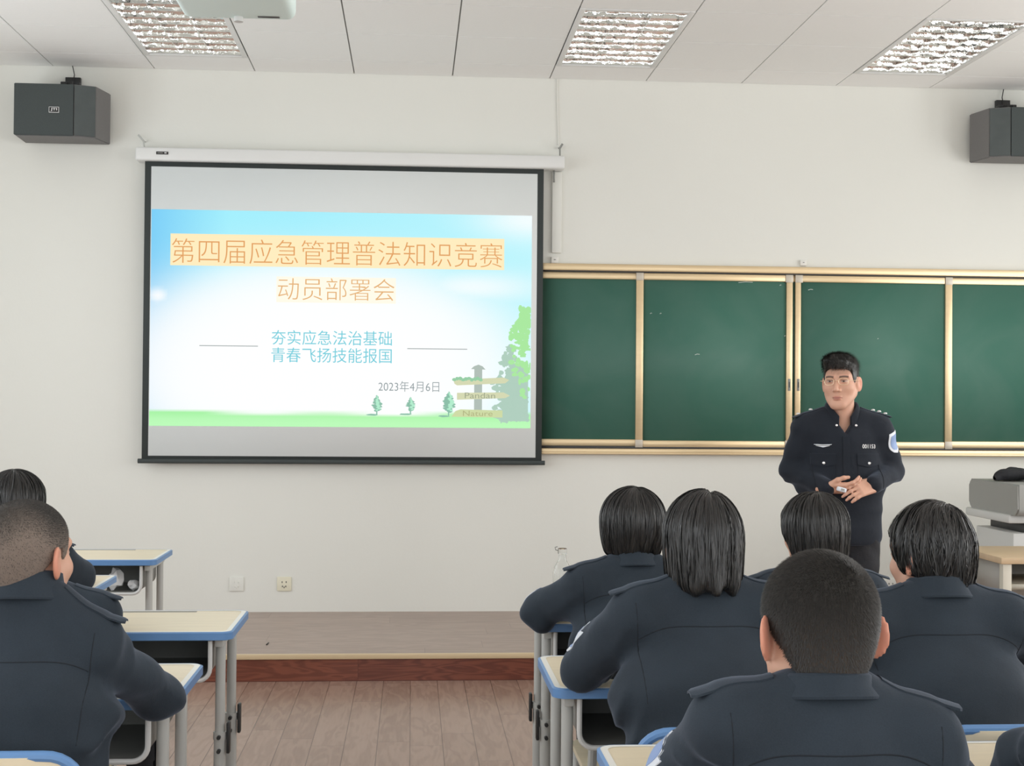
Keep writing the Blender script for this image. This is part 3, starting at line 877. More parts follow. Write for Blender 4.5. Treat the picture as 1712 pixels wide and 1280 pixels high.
def crumple(name, loc, r, seed, label, cat, group=None, sc=(1, 1, 1)):
    bm = bmesh.new(); bmesh.ops.create_icosphere(bm, subdivisions=2, radius=r)
    rr = random.Random(seed)
    for v in bm.verts: v.co = Vector((v.co.x * sc[0], v.co.y * sc[1], v.co.z * sc[2])) * rr.uniform(.62, 1.2)
    zmin = min(v.co.z for v in bm.verts)
    for v in bm.verts: v.co.z -= zmin
    me = bpy.data.meshes.new(name); bm.to_mesh(me); bm.free()
    o = link(name, me, M['paper'], None, False); o.location = loc
    return tag(o, label, cat, group)
crumple('crumpled_paper', (-1.235, 5.895, .612), .040, 1, 'tall crumpled white paper in the tray of the front desk', 'paper', 'crumpled paper', (.8, .8, 1.2))
crumple('crumpled_paper', (-1.163, 5.895, .612), .026, 2, 'flat crumpled white paper next to the tray side', 'paper', 'crumpled paper', (1.0, .9, .8))

def bottle():
    t = thing('water_bottle', 'clear plastic bottle on the front-row desk beside the bob-haired student', 'bottle', (.487, 4.43, DH + .001))
    m = bpy.data.materials.new('clear_plastic'); m.use_nodes = True
    b = m.node_tree.nodes['Principled BSDF']
    b.inputs['Base Color'].default_value = (.97, .98, .98, 1); b.inputs['Transmission Weight'].default_value = 1; b.inputs['Roughness'].default_value = .04; b.inputs['IOR'].default_value = 1.22
    out = [(0, 0), (.028, 0), (.031, .006), (.031, .05), (.029, .055), (.031, .06), (.031, .115), (.026, .135), (.016, .152), (.0125, .16), (.0125, .178)]
    inn = [(r - .0012, z) for r, z in out[::-1][:-2]] + [(.028, .003), (0, .003)]
    MB().lathe(out + inn, (0, 0, 0), 28).build('body', m, t)
    MB().lathe([(.0128, .176), (.015, .177), (.015, .193), (.013, .195), (0, .195)], (0, 0, 0), 20).build('cap', m, t)
    MB().tube([(-.012, 0, .186), (-.022, 0, .190), (-.024, 0, .198), (-.016, 0, .2)], .0016, 6).build('carry_loop', M['tray'], t)
bottle()

# ------------------------------------------------------------------ wooden table and console
def teacher_table():
    t = thing('wooden_table', 'light wooden table with grey side boards and an open shelf, below the console', 'table', (2.585, 5.885, 0))
    W_, D_, H_ = 1.15, .50, .75
    MB().box((0, 0, H_ - .028), (W_, D_, H_), .003).build('tabletop', M['wood_desk'], t)
    for x in (.02, W_ - .04): MB().box((x, .035, .585), (x + .018, D_ - .02, H_ - .028)).build('side_board', M['teacher_side'], t)
    MB().box((.04, .035, .605), (W_ - .04, D_ - .03, .622)).build('shelf', M['teacher_post'], t)
    MB().box((.04, D_ - .04, .40), (W_ - .04, D_ - .025, H_ - .028)).build('back_board', M['teacher_side'], t)
    for x in (.012, W_ - .052):
        for y in (.01, D_ - .05):
            MB().box((x, y, 0), (x + .04, y + .04, H_ - .028), .003).build('leg', M['teacher_post'], t)
    MB().box((.052, .015, .612), (W_ - .052, .035, .632)).build('shelf_lip', M['teacher_post'], t)
teacher_table()

def console():
    X0 = 3.14
    t = thing('teaching_console', 'grey and white teaching console standing on the platform', 'console', (X0, 7.08, PLZ))
    # upper body: rounded grey side profile (y, z), runs on to the right
    zt = 1.008 - PLZ
    prof = rrect(-.13, .845 - PLZ, .50, zt, .035, 5, (1, 1, 0, 1))
    MB().prism(prof, 0, 1.15, 'X', 0, .008).build('upper_body', M['console_grey'], t)
    MB().box((-.015, -.05, .800 - PLZ), (1.17, .52, .845 - PLZ), .012).build('ledge', M['console_white'], t)
    MB().box((.03, -.01, 0), (1.12, .47, .745 - PLZ), .006).build('cabinet', M['console_white'], t)
    MB().box((.10, .03, .745 - PLZ), (1.05, .44, .800 - PLZ)).build('slot', M['console_dark'], t)
    return t
console()
tag(MB().box((3.31, 7.16, 1.009), (3.33, 7.20, 1.10), .004).box((3.31, 7.17, 1.085), (3.80, 7.195, 1.10), .003).box((3.33, 7.178, 1.02), (3.8, 7.185, 1.09), mi=1).box((3.31, 7.17, 1.010), (3.80, 7.195, 1.022), .003).build('monitor', [M['steel'], M['black_plastic']]),
    'low monitor with a silver frame on the console', 'monitor')

# ------------------------------------------------------------------ implicit surfaces for bodies, clothes and hair
def smin(a, b, k):
    if k <= 0: return np.minimum(a, b)
    h = np.maximum(k - np.abs(a - b), 0) / k
    return np.minimum(a, b) - h * h * k * .25
def smax(a, b, k): return -smin(-a, -b, k)
def sd_cone(p, a, b, ra, rb, sc=(1, 1, 1)):
    x, y, z = p[0] * sc[0], p[1] * sc[1], p[2] * sc[2]
    a = [a[i] * sc[i] for i in range(3)]; b = [b[i] * sc[i] for i in range(3)]
    d = [b[i] - a[i] for i in range(3)]
    L = sum(q * q for q in d) + 1e-12
    t = np.clip(((x - a[0]) * d[0] + (y - a[1]) * d[1] + (z - a[2]) * d[2]) / L, 0, 1)
    return (np.sqrt((x - a[0] - t * d[0]) ** 2 + (y - a[1] - t * d[1]) ** 2 + (z - a[2] - t * d[2]) ** 2) - (ra + (rb - ra) * t)) / max(sc)
def sd_ell(p, c, r):
    x, y, z = (p[0] - c[0]), (p[1] - c[1]), (p[2] - c[2])
    k0 = np.sqrt((x / r[0]) ** 2 + (y / r[1]) ** 2 + (z / r[2]) ** 2)
    k1 = np.sqrt((x / r[0] ** 2) ** 2 + (y / r[1] ** 2) ** 2 + (z / r[2] ** 2) ** 2) + 1e-9
    return k0 * (k0 - 1) / k1
def sd_box(p, c, h, r=0.):
    q = [np.abs(p[i] - c[i]) - (h[i] - r) for i in range(3)]
    return np.sqrt(sum(np.maximum(v, 0) ** 2 for v in q)) + np.minimum(np.maximum(np.maximum(q[0], q[1]), q[2]), 0) - r

class Field:
    def __init__(s, gx, gy, gz):
        s.g = [np.asarray(v, np.float32) for v in (gx, gy, gz)]
        s.d = np.full([len(v) for v in s.g], .5, np.float32)
    def P(s, sl): return (s.g[0][sl[0]][:, None, None], s.g[1][sl[1]][None, :, None], s.g[2][sl[2]][None, None, :])
    def block(s, lo, hi):
        return tuple(slice(max(0, int(np.searchsorted(g, a)) - 1), int(np.searchsorted(g, b)) + 1) for g, a, b in zip(s.g, lo, hi))
    def add(s, fn, lo, hi, k=0., m=.06):
        sl = s.block([v - m for v in lo], [v + m for v in hi])
        s.d[sl] = smin(s.d[sl], fn(s.P(sl)), k)
    def cone(s, a, b, ra, rb, k=.03, sc=(1, 1, 1)):
        R = max(ra, rb)
        lo = [min(a[i], b[i]) - R / sc[i] for i in range(3)]; hi = [max(a[i], b[i]) + R / sc[i] for i in range(3)]
        s.add(lambda p: sd_cone(p, a, b, ra, rb, sc), lo, hi, k, .05 + k)
    def ell(s, c, r, k=.03):
        s.add(lambda p: sd_ell(p, c, r), [c[i] - r[i] for i in range(3)], [c[i] + r[i] for i in range(3)], k, .05 + k)
    def cut(s, fn, k=.0):
        sl = (slice(None),) * 3
        s.d = smax(s.d, fn(s.P(sl)), k)
    def mesh(s, smooth=1):
        V, F = nets(s.d, *s.g)
        for _ in range(smooth): V = relax(V, F)
        return V, F

def nets(d, gx, gy, gz):
    ins = d < 0
    nx, ny, nz = d.shape
    c = np.zeros((nx - 1, ny - 1, nz - 1), np.int8)
    for i in (0, 1):
        for j in (0, 1):
            for k in (0, 1): c += ins[i:nx - 1 + i, j:ny - 1 + j, k:nz - 1 + k]
    act = np.argwhere((c > 0) & (c < 8))
    vid = np.full(c.shape, -1, np.int64)
    vid[act[:, 0], act[:, 1], act[:, 2]] = np.arange(len(act))
    corner = [(i, j, k) for i in (0, 1) for j in (0, 1) for k in (0, 1)]
    val = np.stack([d[act[:, 0] + i, act[:, 1] + j, act[:, 2] + k] for i, j, k in corner], 1)
    co = np.stack([np.stack([gx[act[:, 0] + i], gy[act[:, 1] + j], gz[act[:, 2] + k]], 1) for i, j, k in corner], 1)
    acc = np.zeros((len(act), 3)); cnt = np.zeros(len(act))
    for a in range(8):
        for b in range(a + 1, 8):
            if sum(abs(corner[a][q] - corner[b][q]) for q in range(3)) != 1: continue
            va, vb = val[:, a], val[:, b]
            m = (va < 0) != (vb < 0)
            t = np.where(m, va / np.where(m, va - vb, 1), 0)
            acc += np.where(m[:, None], co[:, a] + (co[:, b] - co[:, a]) * t[:, None], 0); cnt += m
    V = acc / np.maximum(cnt, 1)[:, None]
    faces = []
    def quads(e, flip, offs):
        i, j, k = e[:, 0], e[:, 1], e[:, 2]
        q = np.stack([vid[i + o[0], j + o[1], k + o[2]] for o in offs], 1)
        q[flip] = q[flip][:, ::-1]
        faces.append(q[(q >= 0).all(1)])
    e = np.argwhere(ins[:-1, 1:-1, 1:-1] != ins[1:, 1:-1, 1:-1]) + np.array([0, 1, 1])
    quads(e, ~ins[e[:, 0], e[:, 1], e[:, 2]], [(0, -1, -1), (0, 0, -1), (0, 0, 0), (0, -1, 0)])
    e = np.argwhere(ins[1:-1, :-1, 1:-1] != ins[1:-1, 1:, 1:-1]) + np.array([1, 0, 1])
    quads(e, ~ins[e[:, 0], e[:, 1], e[:, 2]], [(-1, 0, -1), (-1, 0, 0), (0, 0, 0), (0, 0, -1)])
    e = np.argwhere(ins[1:-1, 1:-1, :-1] != ins[1:-1, 1:-1, 1:]) + np.array([1, 1, 0])
    quads(e, ~ins[e[:, 0], e[:, 1], e[:, 2]], [(-1, -1, 0), (0, -1, 0), (0, 0, 0), (-1, 0, 0)])
    return V, np.concatenate(faces)

def relax(V, F, f=.5):
    e = np.concatenate([F[:, [0, 1]], F[:, [1, 2]], F[:, [2, 3]], F[:, [3, 0]]])
    acc = np.zeros_like(V); cnt = np.zeros(len(V))
    for a, b in ((0, 1), (1, 0)):
        for q in range(3): acc[:, q] += np.bincount(e[:, a], V[e[:, b], q], len(V))
        cnt += np.bincount(e[:, a], minlength=len(V))
    return V * (1 - f) + acc / np.maximum(cnt, 1)[:, None] * f

def axis(lo, hi, step, fine=None):
    """grid line positions; fine = list of (a, b, step) zones with a smaller step"""
    out = [lo]
    while out[-1] < hi:
        st = step
        for (a, b, s_) in (fine or []):
            if a <= out[-1] <= b: st = min(st, s_)
            elif out[-1] < a < out[-1] + st: st = min(st, max(a - out[-1] + 1e-5, s_))
        out.append(out[-1] + st)
    return np.array(out)

# ---- head
FACE = dict(jaw=1.0)
def head_sdf(p, ear_out=.0, female=False):
    x, y, z = p
    ax = np.abs(x); q = (ax, y, z)
    d = sd_ell(p, (0, -.012, .034), (.074, .092, .080))
    d = smin(d, sd_ell(p, (0, .030, -.030), (.058, .056, .074)), .03)
    d = smin(d, sd_cone(q, (.052, .005, -.045), (.020, .062, -.092), .020, .018), .03)      # jaw line
    d = smin(d, sd_ell(p, (0, .064, -.098), (.022, .020, .017)), .02)                       # chin
    d = smin(d, sd_ell(q, (.042, .052, -.018), (.022, .022, .020)), .025)                   # cheek bones
    d = smin(d, sd_cone(q, (.012, .082, .032), (.045, .066, .033), .010, .009), .016)       # brow
    d = smax(d, -sd_ell(q, (.031, .094, .013), (.017, .015, .011)), .014)                   # eye sockets
    d = smin(d, sd_ell(q, (.031, .072, .012), (.0135, .0135, .0105)), .004)                 # lids over the eyes
    d = smin(d, sd_cone(p, (0, .084, .018), (0, .104, -.024), .0065, .0105), .010)          # nose
    d = smin(d, sd_ell(q, (.0125, .090, -.028), (.0085, .010, .0075)), .006)
    d = smin(d, sd_ell(p, (0, .083, -.0575), (.022, .008, .0055)), .004)                    # lips
    d = smin(d, sd_ell(p, (0, .082, -.0665), (.019, .0085, .006)), .003)
    # ears: shells standing off the head
    t = .30 + ear_out
    ex, ey = ax - .073, y + .006
    c_, s_ = math.cos(t), math.sin(t)
    u = ex * c_ + ey * s_; v = -ex * s_ + ey * c_       # u outwards-normal, v along the ear
    # ear disc: long axis z, leaning back, plane turned out by t
    uu = ex * s_ - (-ey) * c_ if False else ex
    e = sd_ell((ax - (.078 + (-.006 - y) * math.tan(t) * .9), y + .012, z + .004 + (y + .012) * .2), (0, 0, 0), (.0068, .021, .034))
    e = smax(e, -sd_ell((ax - (.086 + (-.006 - y) * math.tan(t) * .9), y + .008, z - .002), (0, 0, 0), (.0065, .011, .018)), .004)
    d = smin(d, e, .008)
    return d

def head_tone(P, skin, lips, brow=None):
    """vertex colours of the face: skin with lips, eyes and warmer ears"""
    x, y, z = P[:, 0], P[:, 1], P[:, 2]
    ax = np.abs(x)
    col = np.tile(np.array(skin), (len(P), 1))
    def mixin(m, c):
        nonlocal col
        col = col * (1 - m[:, None]) + np.array(c) * m[:, None]
    ear = np.clip((ax - .076) / .008, 0, 1) * (np.abs(z) < .05) * (y < .03)
    mixin(ear * .55, (skin[0] * 1.05, skin[1] * .62, skin[2] * .55))
    lip = np.clip(1.5 - np.sqrt((x / .023) ** 2 + ((z + .062) / .0105) ** 2) * 1.3, 0, 1) * (y > .07)
    mixin(lip * .7, lips)
    slit = np.exp(-((z + .062) / .0022) ** 2) * (ax < .021) * (y > .07)
    mixin(slit * .6, (.12, .05, .04))
    eye = np.clip(2.0 - np.sqrt(((ax - .031) / .0125) ** 2 + ((z - .0115) / .0030) ** 2) * 1.4, 0, 1) * (y > .06)
    mixin(eye * .9, (.45, .40, .37))
    iris = np.clip(2.2 - np.sqrt(((ax - .031) / .0040) ** 2 + ((z - .0115) / .0034) ** 2) * 1.5, 0, 1) * (y > .06)
    mixin(iris, (.015, .010, .008))
    lid = np.exp(-((z - .0165) / .0022) ** 2) * (np.abs(ax - .031) < .015) * (y > .06)
    mixin(lid * .7, (.05, .03, .025))
    if brow is not None:
        bz = .030 + .003 * np.sin((ax - .012) / .04 * PI)
        bm_ = np.clip(1.6 - np.abs(z - bz) / .0038, 0, 1) * ((ax > .012) & (ax < .05)) * (y > .05)
        mixin(np.clip(bm_, 0, 1) * .85, brow)
    return col

# ---- hand; wrist at origin, fingers along +y, palm facing -z, thumb on the -x side
def hand_parts(curl, spread=1.0):
    parts = [('box', (0, .046, 0), (.038, .045, .0125), .011), ('cone', (0, -.028, 0), (0, .02, 0), .024, .026)]
    for bx, L, ang in ((-.029, .072, .06), (-.0095, .080, .01), (.0105, .074, -.03), (.029, .058, -.09)):
        p = Vector((bx, .086, 0)); a = curl * .55
        r = .0088
        for seg, f in enumerate((.45, .31, .24)):
            dv = Vector((-math.sin(ang * spread) * math.cos(a), math.cos(a), -math.sin(a))).normalized()
            q = p + dv * L * f
            parts.append(('cone', tuple(p), tuple(q), r, r - .0009))
            p = q; r -= .0009; a += curl * (.75 if seg == 0 else .6)
    parts += [('cone', (-.026, .022, -.004), (-.046, .052, -.014), .0135, .0112), ('cone', (-.046, .052, -.014), (-.050, .078, -.022), .0108, .0098), ('cone', (-.050, .078, -.022), (-.046, .098, -.028), .0098, .0078)]
    return parts
def hand_mesh(pos, fwd, palm_dir, side, curl=.5, step=.0034, scale=1.0):
    """side +1: thumb at the hand's -x ; -1 mirrored"""
    ys = Vector(fwd).normalized(); zs = (-Vector(palm_dir)); zs = (zs - ys * zs.dot(ys)).normalized(); xs = ys.cross(zs)
    f = Field(np.arange(-.085, .07, step), np.arange(-.055, .19, step), np.arange(-.12, .03, step))
    for q in hand_parts(curl):
        if q[0] == 'box': f.add(lambda p, q=q: sd_box(p, q[1], q[2], q[3]), [a - b for a, b in zip(q[1], q[2])], [a + b for a, b in zip(q[1], q[2])], .008, .03)
        else: f.cone(q[1], q[2], q[3], q[4], .006)
    V, F = f.mesh(1)
    V = V * scale
    if side < 0:
        V[:, 0] *= -1; F = F[:, ::-1]
    R = np.array([xs[:], ys[:], zs[:]])
    return V @ R + np.array(pos), F

def join(parts):
    V, F, n = [], [], 0
    for v, f in parts:
        V.append(v); F.append(f + n); n += len(v)
    return np.concatenate(V), np.concatenate(F)

# ---- hair (head coordinates)
HL_Y = np.array([-.14, -.075, -.045, -.034, .008, .020, .034, .046, .06, .12])
def hairline(y, vals): return np.interp(y, HL_Y, vals)
def hair_field(fn, vals, step, cutk=.006, box=(.135, .150, -.17, .160)):
    g = Field(np.arange(-box[0], box[0], step), np.arange(-box[1], box[1], step), np.arange(box[2], box[3], step))
    sl = (slice(None),) * 3
    P = g.P(sl)
    d = fn(P)
    hl = hairline(P[1], vals)
    g.d = smax(d, (hl - P[2]) * .8 + 0 * P[0], cutk).astype(np.float32)
    return g

def strand_attr(me, V, whorl, ka=26., kv=9.):
    a = np.arctan2(V[:, 0] - whorl[0], -(V[:, 1] - whorl[1]))
    S_ = np.stack([np.cos(a) * ka, np.sin(a) * ka, V[:, 2] * kv], 1)
    at = me.attributes.new('strand', 'FLOAT_VECTOR', 'POINT'); at.data.foreach_set('vector', S_.astype(np.float32).ravel())

def strands_long(V, F, whorl, n, zbot, length, width, seed, part_x=0., lift=.0018, messy=.25, down=1.0, ymax=.06):
    """thin ribbons that run over the hair from the whorl down to the ends"""
    r = random.Random(seed)
    bvh = BVHTree.FromPolygons(V.tolist(), F.tolist())
    W_ = Vector(whorl)
    SV, SF = [], []
    cand = [i for i in range(len(V)) if V[i, 1] < ymax and V[i, 2] > zbot + .03]
    for _ in range(n):
        i = r.choice(cand)
        p = Vector(V[i])
        if r.random() < .45:
            a = r.uniform(0, 2 * PI); p = W_ + Vector((math.cos(a), math.sin(a), 0)) * r.uniform(.004, .05)
        h = bvh.find_nearest(p)
        if h[0] is None: continue
        p = h[0]
        L = r.uniform(.6, 1.0) * length; ns = 11; st = L / ns
        off = r.uniform(.0004, lift); wd = width * r.uniform(.6, 1.2)
        sway = r.uniform(-1, 1) * messy; sw2 = r.uniform(-1, 1) * messy
        pts = []; nr = []
        for k in range(ns + 1):
            h = bvh.find_nearest(p)
            if h[0] is None: break
            nn = h[1]
            pts.append(h[0] + nn * (off + lift * .6 * (k / ns) * r.random() * 0.5)); nr.append(nn)
            rad = Vector((p.x - W_.x - part_x, p.y - W_.y, 0)); rl = rad.length
            d = rad / (rl + 1e-4) * max(.0, 1 - rl / .11) + Vector((0, 0, -1)) * (.25 + down * min(1, rl / .07))
            tg = nn.cross(Vector((0, 0, 1)))
            d = d + tg * (sway + sw2 * (k / ns)) * .5
            d = d - nn * d.dot(nn)
            if d.length < 1e-5: break
            p = h[0] + d.normalized() * st
            if p.z < zbot - .004: break
        if len(pts) < 4: continue
        m = len(pts); b0 = len(SV); roll_ = r.uniform(-.85, .85)
        for k in range(m):
            d = (pts[min(k + 1, m - 1)] - pts[max(k - 1, 0)])
            s_ = (Matrix.Rotation(roll_, 3, d.normalized()) @ d.cross(nr[k]).normalized()) * wd * (math.sin(PI * (.12 + .86 * k / (m - 1))) ** .6) * .5
            SV += [pts[k] - s_, pts[k] + s_]
        for k in range(m - 1):
            a = b0 + 2 * k
            SF.append((a, a + 1, a + 3, a + 2))
    return SV, SF

def strands_short(V, F, whorl, n, length, width, seed, dens, lean=.8):
    r = np.random.default_rng(seed)
    N = np.zeros_like(V)
    a, b_, c = V[F[:, 0]], V[F[:, 1]], V[F[:, 2]]
    fn = np.cross(b_ - a, c - a); ar = np.linalg.norm(fn, axis=1)
    idx = r.choice(len(F), n, p=ar / ar.sum())
    w4 = r.dirichlet((1, 1, 1, 1), n)
    P = (V[F[idx]] * w4[:, :, None]).sum(1)
    nn = fn[idx] / (ar[idx][:, None] + 1e-12)
    dv = dens(P); keep = (r.random(n) < dv) & (dv > .02)
    P, nn = P[keep], nn[keep]
    rad = P - np.array(whorl)
    swirl = np.cross(nn, rad)
    d = rad / (np.linalg.norm(rad, axis=1)[:, None] + 1e-6) + .5 * swirl / (np.linalg.norm(swirl, axis=1)[:, None] + 1e-6) + np.array([0, 0, -.6]) + r.normal(0, .35, P.shape)
    d = d - nn * (d * nn).sum(1)[:, None]
    d = nn * .55 + lean * d / (np.linalg.norm(d, axis=1)[:, None] + 1e-9)
    d /= np.linalg.norm(d, axis=1)[:, None]
    s_ = np.cross(d, nn); s_ /= (np.linalg.norm(s_, axis=1)[:, None] + 1e-9)
    L = (length * r.uniform(.6, 1.15, len(P)))[:, None]
    SV = np.stack([P - s_ * width / 2, P + s_ * width / 2, P + d * L], 1).reshape(-1, 3)
    SF = np.arange(len(SV)).reshape(-1, 3)
    return SV, SF

def fringe_noise(p, amp, seed):
    x, y, z = p
    return amp * (np.sin(x * 150 + 3 * np.sin(z * 21 + seed) + seed * 2.1) * .5 + np.sin(x * 67 + y * 90 + seed) * .5)

def add_hair(root, kind, Mh, s, seed, opts):
    """Mh: 4x4 head->person matrix (without scale s)"""
    if kind == 'buzz':
        fn = lambda p: np.minimum(sd_ell(p, (0, -.012, .034), (.074 + .0055, .092 + .006, .080 + .0055)), sd_ell(p, (0, -.035, -.02), (.062, .062, .072)))
        fn = lambda p: smin(sd_ell(p, (0, -.012, .034), (.0795, .098, .0855)), sd_ell(p, (0, -.030, -.022), (.056, .060, .068)), .035)
        fd = hair_field(fn, opts.get('hl', [-.088, -.085, -.072, -.02, .028, .0, .0, .05, .066, .070]), .0042, .003)
    else:
        w, tp, zb = opts.get('w', .094), opts.get('taper', .12), opts['zb']
        top = opts.get('top', .126); back = opts.get('back', .113)
        sd = seed
        def fn(p):
            x, y, z = p
            ell = sd_ell(p, (0, -.008, .028), (w, back, top - .028))
            t = np.clip((.028 - z) / (.028 - zb), 0, 1)
            rx = w * (1 - tp * t ** 2.0); ry = back * (1 - opts.get('taper_y', .22) * t ** 2.0)
            rho = np.sqrt((x / rx) ** 2 + ((y + .008) / ry) ** 2)
            sk = smax((rho - 1) * np.minimum(rx, ry), zb + fringe_noise(p, opts.get('ragged', .006), sd) - z + 0 * rho, .012)
            d = np.where(z > .028, ell, sk)
            ang = np.arctan2(x, -(y + .02))
            # locks of hair fanning from the whorl, and a parting
            lock = np.sin(ang * 9 + 1.3 * sd + 2 * np.sin(z * 14 + sd)) * .5 + np.sin(ang * 21 + sd * 3 + 3 * np.sin(z * 9)) * .3 + np.sin(ang * 43 + z * 18) * .28
            d = d + opts.get('lock', .0016) * lock * np.clip(rho * 1.2, 0, 1)
            if 'part' in opts:
                px, dep = opts['part']
                d = d + dep * np.exp(-((x - px - .1 * (y + .02)) / .006) ** 2) * np.clip((z - .07) / .03, 0, 1)
            return d
        zs = zb - .02
        fd = hair_field(fn, opts['hl'], .0042, .006)
    V, F = fd.mesh(1)
    def to_p(Q): return (np.asarray(Q) * s) @ np.array(Mh.to_3x3()).T + np.array(Mh.translation)
    me = np_mesh('hair', to_p(V), F)
    whorl = opts.get('whorl', (0, -.05, .115))
    if kind == 'buzz':
        dens = opts['density'](V)
        lo, hi = np.array(opts.get('scalp', (.20, .145, .11))), np.array(opts.get('dark', (.022, .020, .017)))
        set_tone(me, lo + (hi - lo) * dens[:, None])
        link('hair', me, M['buzz'], root)
        SV, SF = strands_short(V, F, opts.get('whorl', (.01, -.07, .085)), opts.get('n', 26000), opts.get('len', .0065), opts.get('hair_width', .0007), seed, opts['density'])
        SV = to_p(SV)
        o = link('hair_stubble', np_mesh('hair_stubble', SV, SF), M['stubble'], root)
        tag(o, kind='stuff')
    else:
        strand_attr(me, V, whorl)
        link('hair', me, M['hair'], root)
        SV, SF = strands_long(V, F, whorl, opts.get('n', 1500), opts['zb'], opts.get('len', .19), opts.get('sw', .0022), seed, 0, opts.get('lift', .002), opts.get('messy', .25))
        o = link('hair_strands', np_mesh('hair_strands', to_p(np.array([v[:] for v in SV])), SF), M['strand'], root)
        tag(o, kind='stuff')
    return V

SKIN = tuple(srgb((214, 168, 145))); LIPS = tuple(srgb((186, 112, 104)))
def fold(p, seed, amp):
    x, y, z = p
    a = np.sin(46 * (z + .55 * np.abs(x) + .35 * y) + 2.2 * np.sin(11 * x + seed) + 1.7 * np.sin(9 * y + 13 * z + seed * 2))
    b_ = np.sin(27 * (z - .8 * np.abs(x) - .5 * y) + 2.5 * np.sin(8 * z + seed * 1.7 + 5 * x))
    c = 1 - 2 * np.abs(np.sin(38 * (z * .8 + .7 * np.abs(x) - .4 * y) + 2.4 * np.sin(14 * y + seed * 3) + 1.8 * np.sin(17 * x + 6 * z + seed)))
    m = .5 + .5 * np.sin(15 * x + 19 * z + 13 * y + seed * 5)
    return amp * (a * .38 + b_ * .45 - c * m * .6)

def surf(bvh, o, d):
    h = bvh.ray_cast(Vector(o), Vector(d).normalized())
    return h[0], h[1]

def epaulette(root, bvh, side, x0, x1, y, tip, pips=(), mat=None):
    pts = []
    n = 9
    for k in range(n):
        x = side * (x0 + (x1 - x0) * k / (n - 1))
        row = []
        for j, dy in enumerate((-1, -.5, 0, .5, 1)):
            hw = .017 + .008 * k / (n - 1)
            h, _ = surf(bvh, (x, y + dy * hw, 1.6), (0, 0, -1))
            row.append(h)
        pts.append(row)
    P = []
    for k in range(n):
        ok = [h for h in pts[k] if h is not None]
        if not ok: break
        zm = max(h.z for h in ok)
        x = side * (x0 + (x1 - x0) * k / (n - 1))
        hw = .017 + .008 * k / (n - 1)
        P.append([Vector((x, y + dy * hw, max(h.z if h is not None else zm - .006, zm - .004) + .003)) for h, dy in zip(pts[k], (-1, -.5, 0, .5, 1))])
    dv = (P[-1][2] - P[-3][2]).normalized()
    dv = Vector((dv.x, 0, max(dv.z, -.28))).normalized()
    last = P[-1]
    P.append([v + dv * tip for v in last])
    cx = [sum((r[j] for r in [P[-1]]), Vector()) for j in range(5)]
    P.append([v + dv * .008 + Vector((0, (.5 - j / 4) * .020, 0)) for j, v in enumerate(P[-1])])
    ep = MB().grid(P, .004, (0, 0, 1)).build('epaulette', mat or M['epaulette'], root)
    for q in pips:
        k = int(q * (len(P) - 2))
        c = P[k][2] + Vector((0, 0, .002))
        MB().lathe([(0, .007), (.007, .006), (.010, 0), (0, 0)], tuple(c), 8).build('rank_pip', M['label_white'], ep)
    return ep

def seam_line(bvh, pts, d, r=.0020):
    out = []
    for p in pts:
        h, n = surf(bvh, p, d)
        if h is not None: out.append(h + n * (-.0004))
    return out

def collar(root, c, tilt, r0, r1, h, mat, gap=.5, name='collar', sy=1.05, rz=0.):
    """fold-down collar: band hugging the neck, leaf lying outwards; opens to the front (+y)"""
    b_ = MB()
    prof = [(r0, h), (r0 + .004, h + .004), (r0 + .009, h), (r0 + (r1 - r0) * .55, h * .42), (r1, -.004), (r1 - .001, -.008), (r1 - .009, -.006), (r0 + .004, h * .3), (r0, -.012)]
    b_.lathe(prof, (0, 0, 0), 40, 0, PI / 2 + gap, PI / 2 + 2 * PI - gap, sy, True)
    o = b_.build(name, mat, root)
    o.location = c; o.rotation_euler = (tilt, 0, rz)
    return o

def shield_patch(root, bvh, o, d, up, w_, h_, mats, name='arm_patch'):
    """shield-shaped badge laid on the sleeve by casting from o along d"""
    d = Vector(d).normalized(); up = Vector(up); up = (up - d * up.dot(d)).normalized(); rt = d.cross(up)
    hit0 = surf(bvh, o, d)[0] or bvh.find_nearest(Vector(o))[0]
    def prof(v): return w_ * .5 * (math.sqrt(max(0, 1 - max(0, (-v - .1) / .9) ** 2)) if v < -.1 else (1 - .18 * max(0, (v - .6) / .4)))
    def sheet(f, lift):
        P = []
        for i in range(13):
            v = 1 - 2 * i / 12
            row = []
            for j in range(9):
                u = -1 + 2 * j / 8
                q = Vector(o) + up * v * h_ * .5 * f + rt * u * prof(v) * f
                h, n = surf(bvh, q - d * .0, d)
                if h is None or (h - hit0).length > h_ * .75:
                    h = bvh.find_nearest(q + d * (hit0 - Vector(o)).dot(d))[0]
                row.append(h - d * lift)
            P.append(row)
        return P
    a = MB().grid(sheet(1.0, .0035), .003, tuple(-d)).build(name, mats[0], root)
    MB().grid(sheet(.72, .0050), .001, tuple(-d)).build('emblem', mats[1], a)
    return a

